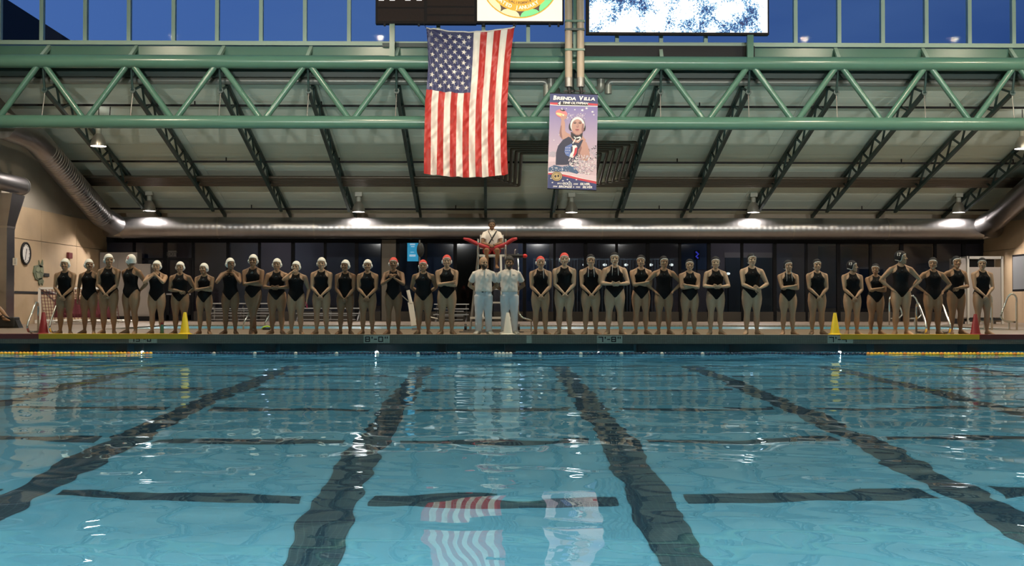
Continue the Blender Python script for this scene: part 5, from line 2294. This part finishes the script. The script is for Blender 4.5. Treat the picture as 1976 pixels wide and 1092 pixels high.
bottle(313, 'teal water bottle with red lid standing by a swimmer\'s foot on the yellow strip', mat('teal_plastic', (.06, .20, .18), .3), M_RED)

# ------------------------------------------------------------------ lifeguard chair
YC = 27.3
cx_ = X(949, YC)
gc = empty('lifeguard_chair', 'tall white and steel lifeguard chair with ladder steps behind the two men in white', 'chair', (cx_, YC, 0))
sc = FPX / YC


def cpx(px):
    return X(px, YC) - cx_


def cz(py):
    return Z(py, YC)


seat_z = cz(492)
for px in (922.5, 975.5):
    s_ = -1 if px < 949 else 1
    MB().tube(bend([(cpx(px), -.25, .6), (cpx(px), -.22, cz(470)), (cpx(px), -.18, cz(463)), (cpx(px), .20, cz(463)), (cpx(px), .25, cz(470)), (cpx(px), .25, seat_z)], .05), .024, 10).build('arm_post', M_CHROME, gc, smooth=True)
for px, pb in ((922, 906), (976, 996)):
    MB().tube([(cpx(px), -.2, cz(520)), (cpx(pb) if px > 949 else cpx(908), -.45, .06)], .026, 10).build('leg', M_ALU, gc, smooth='auto')
    MB().tube([(cpx(px), .25, seat_z), (cpx(pb), .95, .06)], .026, 10).build('leg', M_ALU, gc, smooth='auto')
for px, pa in ((934, 931), (966, 969)):
    MB().beam((cpx(px), -.30, seat_z - .02), (cpx(pa), -.62, .10), .05, .09).build('ladder_side', M_WHITE, gc)
for py in (536, 557, 583, 612):
    f = (py - 500) / 130
    MB().box2((cpx(938 - 4 * f), -.36 - .26 * f - .12, cz(py) - .03), (cpx(965 + 4 * f), -.36 - .26 * f + .06, cz(py) + .01)).build('step', M_WHITE, gc)
MB().box2((cpx(908), -.70, cz(613) - .02), (cpx(992), -.62, cz(613) + .03)).build('cross_bar', M_WHITE, gc)
MB().box2((cpx(925), -.32, seat_z - .045), (cpx(973), .25, seat_z)).build('seat', M_WHITE, gc)
MB().box2((cpx(926), .24, seat_z + .16), (cpx(972), .28, seat_z + .50)).build('backrest', M_WHITE, gc)
MB().box2((cpx(934), -.62, cz(531)), (cpx(966), -.34, cz(527))).build('footrest', M_WHITE, gc)
MB().box2((cpx(888), -.72, .0), (cpx(1009), -.64, .035)).build('base_bar', M_ALU, gc)
MB().box2((cpx(892), .88, .0), (cpx(1003), .96, .035)).build('base_bar', M_ALU, gc)
for px in (899, 1000):
    MB().box2((cpx(px) - .03, -.70, .0), (cpx(px) + .03, .94, .05)).build('skid', M_ALU, gc)
    MB().lathe([(.10, -.03), (.10, .03)], (cpx(px), -.35, .10), 14, 'X').build('wheel', M_BLACKP, gc)
# ladder rail at the back right and the black bar with a red end
t = tag(MB().tube(bend([(cpx(1000) + cx_, YC + .3, cz(488)), (cpx(1001) + cx_, YC + .3, cz(560)), (cpx(1000) + cx_, YC + .3, .48), (cpx(1008) + cx_, YC + .3, .33), (cpx(1026) + cx_, YC + .3, .28)], .08), .022, 10).build('bent_rail', M_CHROME, smooth=True),
        'thin bent steel rail beside the lifeguard chair, right of the men in white', 'handrail')
MB().cyl((cpx(1026) + cx_, YC + .3, 0), (cpx(1026) + cx_, YC + .3, .29), .018, 8).build('rail_foot', M_CHROME, t)
rb = empty('pole_float', 'black bar with a red end sticking out right of the lifeguard chair', 'float', (cpx(975) + cx_, YC + .1, cz(493.5)))
MB().cyl((0, 0, 0), (cpx(1009) - cpx(975), 0, 0), .045, 12).build('bar', M_BLACKP, rb, smooth='auto')
MB().ell((cpx(1013) - cpx(975), 0, 0), (.06, .05, .05), 12, 8).build('red_end', mat('bright_red_plastic', (.65, .02, .02), .4), rb, smooth=True)
MB().tube([(cpx(993) - cpx(975), 0, .04), (cpx(994) - cpx(975), 0, .14), (cpx(996) - cpx(975), 0, .16)], .016, 6).build('hook', M_ALU, rb)

# rescue tube over the lifeguard's lap
yT = YC - .20
rt = tag(MB().tube([P(894, 460, yT), P(905, 463, yT), P(926, 473, yT), P(949, 481, yT), P(972, 473, yT), P(990, 462, yT), P(998, 460, yT)],
                   [.02, .040, .046, .046, .046, .040, .025], 14, flat=((0, 0, 1), 1.15)).build('rescue_tube', mat('rescue_red', (.36, .015, .02), .35), smooth=True),
         'long red rescue tube lying across the seated lifeguard\'s lap', 'float')

# ------------------------------------------------------------------ beyond the second pool
def bleacher(p0, p1, label, rows_=((585, .0), (595, -.35), (603.5, -.7)), y=YW - 1.4):
    x0, x1 = X(p0, y), X(p1, y)
    t = empty('bleachers', label, 'bleachers', ((x0 + x1) / 2, y, 0))
    hw = (x1 - x0) / 2
    for py, dy_ in rows_:
        z = Z(py, y + dy_)
        MB().box2((-hw, dy_ - .12, z - .04), (hw, dy_ + .14, z)).build('bench_plank', M_ALU, t)
        MB().box2((-hw + .2, dy_ - .40, max(.06, z - .30)), (hw - .2, dy_ - .16, max(.09, z - .27))).build('foot_plank', M_ALU, t)
    n = max(3, int(hw * 2 / 1.2))
    for i in range(n):
        x = -hw + .1 + (2 * hw - .2) * i / (n - 1)
        MB().beam((x, -.85, .05), (x, .1, Z(rows_[0][0], y) - .05), .05, .05).build('slanted_support', M_ALU, t)
        MB().box2((x - .025, .05, 0), (x + .025, .1, Z(rows_[0][0], y) - .04)).build('upright', M_ALU, t)
        MB().box2((x - .025, -.9, 0), (x + .025, .1, .05)).build('skid', M_ALU, t)
    return t


bleacher(408, 532, 'low three-row aluminium bleachers behind the swimmers at the left')
bleacher(575, 700, 'low two-row aluminium bench behind the swimmers left of the pillar', ((594, 0), (604, -.35)))
bleacher(838, 905, 'short aluminium bleachers left of the lifeguard chair', ((586, .0), (595, -.35), (606, -.7)))

# white cabinets at the back left, frame cabinet at the right
def cabinet(p0, p1, ytop, y, d, label, doors, handle=True):
    x0, x1 = X(p0, y), X(p1, y)
    z1 = Z(ytop, y)
    t = empty('storage_cabinet', label, 'cabinet', ((x0 + x1) / 2, y, 0))
    hw = (x1 - x0) / 2
    MB().box2((-hw, 0, .18), (hw, d, z1)).build('cabinet_body', M_CAB, t)
    MB().box2((-hw + .05, .05, 0), (hw - .05, d - .05, .18)).build('plinth', M_DARKM, t)
    for i in range(doors):
        a, b = -hw + 2 * hw * i / doors + .02, -hw + 2 * hw * (i + 1) / doors - .02
        dd = MB().box2((a, -.025, .22), (b, -.001, z1 - .06)).build('cabinet_door', M_CAB, t)
        MB().box2((b - .07, -.05, z1 * .48), (b - .05, -.025, z1 * .55)).build('handle', M_ALU, dd)
    return t


M_CAB = mat('cabinet_paint', (.28, .25, .23), .5, var=.06)
cabinet(192, 264, 488, YW - 1.0, .6, 'tall pale storage cabinet at the back left behind the swimmers', 2)
cabinet(262, 290, 510, YW - 1.3, .6, 'shorter pale storage cabinet at the back left, right of the tall one', 1)
y = YR + 2.4
x0, x1 = X(1869, y), X(1935, y)
M_LOCK = mat('locker_frame', (.42, .40, .36), .5)
t = empty('shelf_locker', 'tall white framed locker with a dark open top compartment, behind the rightmost swimmer', 'locker', ((x0 + x1) / 2, y, 0))
hw = (x1 - x0) / 2
zz1 = Z(493, y)
for s_ in (-1, 1):
    MB().box2((s_ * hw - .035, 0, 0), (s_ * hw + .035, .07, zz1)).build('frame_post', M_LOCK, t)
    MB().box2((s_ * hw - .035, .6, 0), (s_ * hw + .035, .67, zz1)).build('frame_post', M_LOCK, t)
MB().box2((-hw, 0, zz1 - .09), (hw, .67, zz1)).build('top_board', M_LOCK, t)
MB().box2((-hw + .04, .04, .22), (hw - .04, .06, Z(514, y))).build('front_panel', M_CAB, t)
MB().box2((-hw + .04, .55, .2), (hw - .04, .60, zz1 - .09)).build('back_panel', M_DARKM, t)
MB().box2((-hw + .04, .06, Z(514, y) - .05), (hw - .04, .60, Z(514, y))).build('shelf_board', M_CAB, t)
MB().box2((-hw, .0, .12), (hw, .6, .20)).build('bottom_board', M_DARKM, t)
cabinet(1844, 1866, 497, y + .1, .5, 'grey storage cabinet left of the white framed locker', 1)

# water polo goal with a red net at the left
yg = 37.3
gl = empty('water_polo_goal', 'white water polo goal frame with a dark red net, by the left wall', 'goal', (X(150, yg), yg, 0))
g0, g1 = X(76, yg) - gl.location.x, X(222, yg) - gl.location.x
zt2 = Z(557, yg)
for x in (g0, g1):
    MB().box2((x - .035, -.035, .0), (x + .035, .035, zt2)).build('goal_post', M_WHITE, gl)
    MB().beam((x, 0, zt2), (x + (.45 if x == g0 else -.45), .85, .5), .04, .04).build('rear_bar', M_ALU, gl)
MB().box2((g0, -.035, zt2 - .035), (g1, .035, zt2 + .035)).build('crossbar', M_WHITE, gl)
MB().box2((g0 - .1, -.12, .02), (g1 + .1, .12, .13)).build('float_bar', M_WHITE, gl)
MB().beam((g0 + .1, .1, zt2 - .02), (g0 + 1.0, .3, zt2 - .38), .045, .045).build('front_brace', M_WHITE, gl)
M_NET = mat('dark_red_net', (.15, .03, .04), .8)
net = MB()
nn_ = 26
for i in range(nn_ + 1):
    x = g0 + (g1 - g0) * i / nn_
    net.beam((x, .06, zt2), (x, .38 + .05 * math.sin(i), .12), .014, .014)
for j in range(11):
    f = j / 10
    net.beam((g0, .06 + .34 * f, zt2 + (.12 - zt2) * f), (g1, .06 + .34 * f, zt2 + (.12 - zt2) * f), .014, .014)
o = net.build('net', M_NET, gl)
cl = MB()
for i in range(nn_):
    x = g0 + .3 + (g1 - g0 - .6) * i / nn_
    cl.add([(x, .5 + .05 * math.sin(i * 1.7), zt2 - .35), (x + .16, .5 + .05 * math.sin(i * 1.7 + 1.7), zt2 - .38), (x + .16, .45, .2), (x, .45, .2)], [(0, 1, 2, 3)])
cl.build('bunched_net', M_NET, gl)
# crumpled white rope pile at the foot of the goal
rp_ = MB()
pts = [Vector((X(150, 36.8) + .5 * math.sin(i * .9) + i * .035 - .8, 36.9 + .15 * math.cos(i * 1.3), .06 + .07 * abs(math.sin(i * 2.1)))) for i in range(70)]
tag(rp_.tube(pts, .028, 6).build('rope_pile', M_WHITE, smooth=True), 'tangled white rope lying on the deck under the goal net', 'rope')

# clock, plaque, small sign, alarm on the left wall
def left_wall_pt(px, py):
    """where the ray through the pixel meets the left wall's face"""
    d = RC @ Vector(((px - CX) / FPX, -(py - CY) / FPX, -1))
    t = (XL + .055 - CAM.x) / d.x
    return CAM + d * t


p = left_wall_pt(48, 489)
ck = empty('wall_clock', 'round black rimmed clock on the tan left wall', 'clock', p)
pt_, pb_ = left_wall_pt(48, 467), left_wall_pt(48, 511)
r_ = (pt_.z - pb_.z) / 2
MB().lathe([(r_, 0), (r_, .05), (r_ * .94, .07), (r_ * .84, .06), (r_ * .84, .03)], (0, 0, 0), 36, 'X').build('clock_rim', M_DARKM, ck, smooth='auto')
MB().lathe([(r_ * .85, .0), (r_ * .85, .032)], (0, 0, 0), 36, 'X').build('dial', M_WHITE, ck)
MB().beam((.04, 0, 0), (.04, .05, r_ * .42), .01, .03).build('hour_hand', M_DARKM, ck)
MB().beam((.04, 0, 0), (.04, -.06, -r_ * .62), .01, .022).build('minute_hand', M_DARKM, ck)
for k in range(12):
    a = 2 * PI * k / 12
    MB().box((.036, r_ * .72 * math.sin(a), r_ * .72 * math.cos(a)), (.006, .03, .03)).build('hour_mark', M_DARKM, ck)
p = left_wall_pt(73, 525)
M_TUR = mat('green_relief_dark', (.10, .12, .07), .6, var=.4, vscale=9)
M_TUR2 = mat('green_relief_light', (.20, .22, .13), .6)
pq = empty('turtle_plaque', 'green relief wall decoration of interlocked pieces on the left wall', 'plaque', p)
k_ = r_ / 22  # metres per pixel of height there
def pl_poly(name, pts, m, t=.03, lift=0):
    # the wall recedes, so widths on it are stretched
    V_ = []
    for (px, py) in pts:
        w_ = left_wall_pt(px, py) - p
        V_.append((w_.y, w_.z))
    MB().prism(V_, (lift, t + lift), 'X').build(name, m, pq)
pl_poly('shell_piece', [(65, 513), (74, 511), (82, 514), (83, 528), (80, 538), (73, 541), (67, 538), (63, 526)], M_TUR)
pl_poly('head_piece', [(74, 502), (76, 510), (78, 510), (81, 501), (82, 510), (80, 516), (74, 516)], M_TUR)
pl_poly('tail_piece', [(73, 538), (80, 536), (83, 542), (81, 551), (79, 546), (75, 551), (73, 545)], M_TUR)
pl_poly('shell_inlay', [(68, 516), (74, 514), (76, 520), (71, 525), (67, 522)], M_TUR2, .012, .03)
pl_poly('shell_inlay', [(76, 516), (81, 517), (81, 527), (76, 524)], M_TUR2, .012, .03)
pl_poly('shell_inlay', [(67, 526), (74, 528), (76, 536), (70, 537)], M_TUR2, .012, .03)
a, b = left_wall_pt(84, 527), left_wall_pt(94, 534)
tag(MB().box2((XL + .05, a.y, b.z), (XL + .08, b.y, a.z)).build('small_sign', M_DARKM), 'small dark rectangular sign right of the green wall decoration', 'sign')
a, b = left_wall_pt(129, 487), left_wall_pt(136, 499)
tag(MB().box2((XL + .05, a.y, b.z), (XL + .13, b.y, a.z)).build('alarm_box', mat('dark_red_box', (.12, .02, .02), .5)), 'small dark red alarm box on the left wall above the leftmost swimmer', 'alarm')
# right wall low window
wr2 = bpy.data.objects['wall_right']
w3 = struct(MB().box2((XR - .06, 37.5, 1.15), (XR - .0, 42.0, 2.5)).build('window_3', M_MULL))
for i in range(3):
    MB().box2((XR - .075, 37.6 + i * 1.47, 1.22), (XR - .06, 37.6 + i * 1.47 + 1.38, 2.43)).build('pane', mat('grey_blind', (.22, .23, .24), .3), w3)

# pool lift: slanted white post with a mast and a reel, at the second pool
yl = YB - .5
lf = empty('pool_lift', 'white slanted pool lift arm with a thin mast behind the second red capped swimmer', 'lift', (X(800, yl), yl, 0))
MB().tube([(X(787, yl) - lf.location.x, 0, Z(560, yl)), (X(793, yl) - lf.location.x, 0, Z(585, yl))], .045, 12).build('upper_arm', M_WHITE, lf, smooth='auto')
MB().beam((X(792, yl) - lf.location.x, 0, Z(583, yl)), (X(799, yl) - lf.location.x, 0, Z(628, yl)), .14, .06, (0, 1, 0)).build('lower_arm', M_WHITE, lf)
MB().cyl((X(809, yl) - lf.location.x, .1, 0), (X(809, yl) - lf.location.x, .1, Z(463, yl)), .020, 8).build('mast', M_ALU, lf)
MB().cyl((X(775, yl) - lf.location.x, 0, Z(570, yl)), (X(791, yl) - lf.location.x, 0, Z(584, yl)), .012, 6).build('crank', M_ALU, lf)
MB().tube(bend([(X(812, yl) - lf.location.x, 0, Z(590, yl)), (X(830, yl) - lf.location.x, 0, Z(612, yl)), (X(845, yl) - lf.location.x, 0, Z(615, yl))], .05), .014, 6).build('hose', M_WHITE, lf, smooth=True)
MB().ell((X(811, yl) - lf.location.x, .05, Z(482, yl)), (.10, .06, .19), 12, 8).build('rolled_cover', M_BLACKP, lf, smooth=True)
MB().box2((X(796, yl) - lf.location.x, -.2, 0), (X(812, yl) - lf.location.x, .3, .05)).build('base_plate', M_ALU, lf)

# ------------------------------------------------------------------ seen through the back glazing
M_CY = mat('cyan_screen', (.1, .5, .6), .5, emit=(.10, .68, .95), estr=1.0)
a, b = P(786, 466, YW + 1.2), P(807, 504, YW + 1.2)
t = tag(MB().box2((a.x, YW + 1.2, b.z), (b.x, YW + 1.28, a.z)).build('lit_poster', M_CY), 'bright cyan lit poster behind the glass above the red capped swimmers', 'poster')
MB().box2((a.x, YW + 1.22, Z(461, YW + 1.2)), (b.x, YW + 1.26, Z(462.5, YW + 1.2))).build('lit_top_strip', M_CY, t)
for tx, size, px, py in (('POLO', .13, 795, 472), ('NEWS', .09, 797, 480), ('JOIN', .15, 797, 494)):
    pass
M_WL = mat('lit_white_line', (1, 1, 1), .5, emit=(.85, 1, 1), estr=1.3)
for (pa, ya, pb, yb) in ((791, 470, 801, 473), (793, 475, 800, 476.5), (792, 486, 799, 487), (790, 491, 802, 495)):
    c1, c2 = P(pa, ya, YW + 1.2), P(pb, yb, YW + 1.2)
    MB().box2((c1.x, YW + 1.19, c2.z), (c2.x, YW + 1.2, c1.z)).build('poster_line', M_WL, t)
MB().box2((b.x - .04, YW + 1.22, 0), (b.x + .02, YW + 1.28, b.z)).build('stand_post', M_DARKM, t)
fence = empty('lobby_fence', 'dark railing with upright bars seen through the glass right of the lifeguard', 'fence', (X(1160, YW + 2.5), YW + 2.5, 0))
fx0, fx1 = X(1030, YW + 2.5) - fence.location.x, X(1300, YW + 2.5) - fence.location.x
for i in range(46):
    x = fx0 + (fx1 - fx0) * i / 45
    MB().box2((x - .012, -.012, 0), (x + .012, .012, Z(498, YW + 2.5))).build('bar', M_ALU, fence)
for z_ in (.12, Z(500, YW + 2.5)):
    MB().box2((fx0, -.02, z_ - .02), (fx1, .02, z_ + .02)).build('fence_rail', M_ALU, fence)
M_LL = mat('lobby_light', (1, 1, 1), .5, emit=(1, .93, .75), estr=2.6)
LLAB = ['first', 'second', 'third', 'fourth', 'fifth', 'sixth']
for i, px in enumerate((1128, 1167, 1208, 1256, 1296, 1405)):
    a = P(px, 511 if i < 5 else 528, YW + 3.5)
    tag(MB().ell((a.x, YW + 3.5, a.z), (.09, .05, .055), 10, 6).build('lobby_lamp', M_LL, smooth=True), '%s from the left of the small warm lights seen behind the glass' % LLAB[i], 'lamp', 'small lights behind the glass')
    MB().box2((a.x - .02, YW + 3.5, 0), (a.x + .02, YW + 3.54, a.z)).build('lamp_post', M_DARKM, bpy.data.objects[[o_.name for o_ in bpy.data.objects if o_.name.startswith('lobby_lamp')][-1]])
a = P(1345, 492, YW + 3)
t = tag(MB().tube([(a.x - .05, YW + 3, a.z + .14), (a.x + .06, YW + 3, a.z + .04), (a.x - .04, YW + 3, a.z - .06), (a.x + .05, YW + 3, a.z - .14)], .03, 8).build('neon_sign', mat('blue_neon', (.1, .1, .6), .5, emit=(.10, .10, .95), estr=.9), smooth=True),
        'small glowing blue neon squiggle behind the glass', 'sign')
MB().box2((a.x - .12, YW + 3.03, a.z - .2), (a.x + .12, YW + 3.06, a.z + .2)).build('backing', M_DARKM, t)
MB().box2((a.x - .02, YW + 3.03, 0), (a.x + .02, YW + 3.06, a.z - .2)).build('stand', M_DARKM, t)
t = tag(MB().box2((X(324, YW - .1), YW - .12, Z(496, YW)), (X(340, YW - .1), YW - .10, Z(485, YW))).build('exit_sign', mat('exit_board', (.10, .09, .08), .5)), 'small unlit EXIT sign above the glass door', 'sign')
tv, tf = text_arrays('EXIT', .21, 0, .02)
c1 = P(332, 490.5, YW - .13)
MB().add([(v[0] + c1.x, YW - .125, v[2] + c1.z) for v in tv], tf).build('lettering', mat('exit_letter', (.03, .025, .02), .5), t, fix=False)
# dim fill added to light the lobby, shaped as ceiling strips
M_STRIP = mat('lobby_fill_glow', (1, 1, 1), .5, emit=(.9, .85, 1), estr=1.0)
for i, x in enumerate((-9, 1, 11)):
    t = tag(MB().box2((x - .6, YW + 3, 3.62), (x + .6, YW + 3.15, 3.70)).build('lobby_fill', M_STRIP), 'fill strip added to brighten the lobby behind the glass', 'lamp', 'added lobby fill strips')
    L = bpy.data.lights.new('lobby_fill_light', 'POINT')
    L.energy = 45
    L.color = (.9, .85, 1)
    L.shadow_soft_size = .4
    lo = bpy.data.objects.new('lobby_fill_light', L)
    COL.objects.link(lo)
    lo.parent = t
    lo.location = (x, YW + 3, 3.4)

# bag and bench by the left wall
yb_ = 31.2
bg_ = empty('sports_bag', 'black bag on the deck at the far left under a seated person\'s foot', 'bag', (X(20, yb_), yb_, 0))
mb = MB()
mb.box2((-.40, -.2, 0), (.20, .2, .30))
V_, F_ = remesh(mb.V, mb.F, .03, 8)
link_mesh('bag_body', quick_mesh('bag_body', V_, F_, M_BLACKP), bg_)
MB().tube([(-.3, -.2, .25), (-.1, -.25, .36), (.1, -.2, .25)], .015, 6).build('bag_strap', M_BLACK, bg_, smooth=True)
MB().prism([(.16, 0), (.30, 0), (.20, .22)], (-.15, .15)).build('bag_flap', M_BLACKP, bg_)
bn = empty('bench', 'low bench at the far left edge carrying a seated person', 'bench', (X(-34, yb_) + .1, yb_, 0))
MB().box2((-.55, -.3, .40), (.05, .3, .46)).build('bench_top', M_ALU, bn)
for a_ in (-.5, 0):
    for b_ in (-.25, .25):
        MB().box2((a_ - .03, b_ - .03, 0), (a_ + .03, b_ + .03, .40)).build('leg', M_ALU, bn)
# ------------------------------------------------------------------ the line of people
SW = [
    (125, 497, ('low', 'low'), 'white', 'white capped swimmer in black suit, leftmost of the line, hands clasped low', dict(sk='tan', w=1.03)),
    (171, 498, ('side', 'behind'), 'white', 'white capped swimmer smiling sideways, second from the left, one arm behind', dict(sk='tan', turn=38, ties=False, rz=-8)),
    (209, 488, ('low', 'low'), 'white', 'white capped swimmer third from the left, head turned right, hands clasped low', dict(sk='tan', turn=30, w=1.04)),
    (252, 489, ('behind', 'behind'), 'white', 'swimmer whose white cap shows a red number, body turned, hands behind her back', dict(sk='tan', turn=-112, rz=-24, number='12', w=1.05)),
    (302, 501, ('chin', 'chin'), 'white', 'white capped swimmer holding both hands at her chin', dict(sk='fair', w=1.04)),
    (347, 503, ('belly_flat', 'behind_out'), 'white', 'white capped swimmer with one hand flat on her belly, by the left yellow cone', dict(sk='tan', w=1.08)),
    (394, 506, ('fold_top', 'fold_bot'), 'white', 'small white capped swimmer with folded arms, right of the left yellow cone', dict(sk='tan', turn=-20, tilt=-6, w=.96)),
    (444, 496, ('neck', 'neck'), 'white', 'white capped swimmer with both hands raised to her neck', dict(sk='brown', turn=32, w=.98)),
    (488, 489, ('fold_top', 'fold_bot'), 'white', 'tall white capped swimmer with folded arms and crossed legs', dict(sk='brown', cross=True, w=.97)),
    (534, 497, ('belly', 'belly'), 'white', 'white capped swimmer touching her fingertips at the belly, right of the crossed-leg one', dict(sk='tan', w=1.10)),
    (571, 502, ('mouth', 'side'), 'white', 'white capped swimmer with one hand at her mouth, a pink thing in the other', dict(sk='fair', turn=-8, w=1.08)),
    (620, 495, ('low', 'low'), 'white', 'white capped swimmer with hands clasped low, right of the one touching her mouth', dict(sk='fair', w=1.0)),
    (666, 499.6, ('low_under', 'low_under'), 'white', 'white capped swimmer looking left, hands clasped low, above the eight feet marker', dict(sk='brown', turn=-14, w=.99)),
    (709, 499, ('low', 'low'), 'white', 'last white capped swimmer before the red caps, hands clasped low', dict(sk='tan', w=1.03)),
    (759, 495, ('chest', 'chest'), 'red', 'red capped swimmer with hands clasped at her chest', dict(sk='brown', w=.96)),
    (817, 499.6, ('behind', 'behind'), 'red', 'red capped swimmer with both hands behind her back', dict(sk='tan', tilt=-4, w=1.12)),
    (862, 490, ('fold_top', 'fold_bot'), 'red', 'red capped swimmer with folded arms, left of the men in white', dict(sk='fair', w=1.05)),
    (1043, 492.5, ('low', 'low'), 'red', 'red and white capped swimmer with one cord, right of the men in white', dict(sk='fair', cords=1, team='right', w=1.02, turn=4)),
    (1089, 486, ('low', 'low'), 'red', 'tall red capped swimmer with hands clasped low, second right of the men in white', dict(sk='pale', team='right', w=1.06)),
    (1140, 488.6, ('low', 'low'), 'black', 'dark capped swimmer with two cords, hands clasped low, third right of the men in white', dict(sk='fair', cords=2, team='right', w=1.02)),
    (1186, 484.6, ('belly', 'belly'), 'black', 'tall dark capped swimmer with two cords touching her hands at the belly', dict(sk='pale', cords=2, team='right', w=1.08, spread=.075, turn=-4)),
    (1237, 490, ('fold_top', 'fold_bot'), 'black', 'dark capped swimmer with folded arms, looking slightly left, fifth right of the men in white', dict(sk='fair', team='right', turn=-12, w=.99)),
    (1281, 492, ('hip', 'hip'), 'black', 'dark capped swimmer with both hands on her hips, sixth right of the men in white', dict(sk='tan', team='right', w=1.0, turn=8)),
    (1331, 498, ('fold_bot', 'fold_top'), 'black', 'dark capped swimmer with arms folded over her waist, beside the one with hands on hips', dict(sk='fair', team='right', turn=-5, w=1.04)),
    (1381, 493, ('belly', 'belly'), 'black', 'dark capped swimmer joining her hands at the belly like a heart', dict(sk='pale', team='right', turn=-6, w=1.02)),
    (1451, 487, ('across', 'hold_wrist'), 'black', 'tall dark capped swimmer holding her own wrist, standing apart from the others', dict(sk='pale', team='right', w=1.07, turn=2)),
    (1521, 500, ('fold_top', 'fold_bot'), 'black', 'dark capped swimmer with two cords and folded arms', dict(sk='fair', cords=2, team='right', w=1.0, turn=10)),
    (1577, 498, ('low', 'low'), 'black', 'dark capped swimmer with hands clasped low, left of the right yellow cone', dict(sk='fair', team='right', w=1.03)),
    (1645, 501, ('low', 'low'), 'black', 'swimmer looking away with a white number on her dark cap, right of the yellow cone', dict(sk='fair', team='right', turn=62, number='13', w=1.02)),
    (1690, 507, ('fold_top', 'fold_bot'), 'black', 'shortest dark capped swimmer with folded arms, looking left', dict(sk='tan', team='right', turn=-28, w=1.05)),
    (1739, 482, ('hip', 'hip'), 'black', 'tallest swimmer, dark numbered cap turned away, hands on hips', dict(sk='fair', team='right', turn=66, number='17', w=1.0, rz=-6)),
    (1801, 494.7, ('hip', 'hip'), 'black', 'dark capped swimmer with hands on hips, between the steel grab rails', dict(sk='tan', team='right', turn=-26, w=1.06)),
    (1846, 492, ('shoulder', 'belly_flat'), 'black', 'dark capped swimmer leaning one arm on her neighbour, other hand on her hip', dict(sk='tan', team='right', turn=-10, w=1.05, rz=10)),
    (1896, 495.6, ('low', 'low'), 'black', 'rightmost dark capped swimmer with hands clasped low, by the red cone', dict(sk='fair', team='right', turn=-24, w=1.0)),
]
for px, top, arms, cap_, lab, kw in SW:
    swimmer(px, top, arms, cap_, lab, y=PEOPLE_Y + {171: .12, 347: .10, 534: .16, 1089: .05, 1237: .18, 1281: .02, 1690: .28, 1801: .16, 1739: -.08, 1846: .40, 1896: .10, 1577: .1}.get(px, 0), **kw)
# the pink thing in a hand
p = P(592, 590, PEOPLE_Y)
t = tag(MB().tube([(p.x - .01, PEOPLE_Y - .03, p.z + .09), (p.x, PEOPLE_Y - .04, p.z + .03), (p.x + .015, PEOPLE_Y - .03, p.z - .05)], [.008, .022, .012], 8).build('pink_goggles', mat('pink_plastic', (.75, .05, .16), .4), smooth=True),
        'bright pink goggles dangling from a swimmer\'s hand', 'goggles')

man(933, 495.5, 'bald bearded man in white polo shirt and trousers, hands behind his back', 'fair', 1.06, True, False, mat('beard_hair', (.05, .03, .02), .8), turn=22, badge='dot')
man(983, 495.5, 'dark haired man in white polo shirt and trousers behind the white cone', 'brown', 1.04, False, True, M_BROW, turn=-8, badge='text')

# lifeguard on the chair
lg, lsh, lJ = seated('lifeguard in white polo and red shorts sitting high on the chair', 'brown', shin=.245)
S_ = (Z(425, YC - .05) - seat_z) / (1.006 - .455)
lg.scale = (S_, S_, S_)
lg.location = (cx_, YC + .02, seat_z - .452 * S_ + .01)
mb = MB()
w_ = .0095
for (a, b) in (((.070, -.060, .815), (-.060, -.090, .60)), ((-.055, -.055, .820), (.020, -.092, .66))):
    a, b = Vector(a), Vector(b)
    pts = [a + Vector((0, .03, .012)), a, a.lerp(b, .4) + Vector((0, -.022, 0)), a.lerp(b, .7) + Vector((0, -.010, 0)), b]
    mb.tube(pts, [.011 if a.x > 0 else .006] * 5, 8, flat=((0, 1, 0), .35))
mb.build('chest_strap', M_BLACK, lsh, smooth=True)
wr_ = lJ[1][2]
MB().lathe([(.0165, -.008), (.0185, -.006), (.0185, .006), (.0165, .008)], tuple(wr_), 12, 'X').build('wristwatch', M_BLACK, lg)

# person sitting at the far left, mostly outside the picture
sp2, _s, _j = seated('seated person at the far left edge, only a bare shin and pale shoe showing', 'tan', shirt=M_BLACKP, shorts=M_BLACKP, shin=.17, reach=.19)
sp2.scale = (1.7, 1.7, 1.7)
sp2.rotation_euler = (0, 0, math.radians(86))
sp2.location = (X(-34, yb_), yb_, .46 - .455 * 1.7)
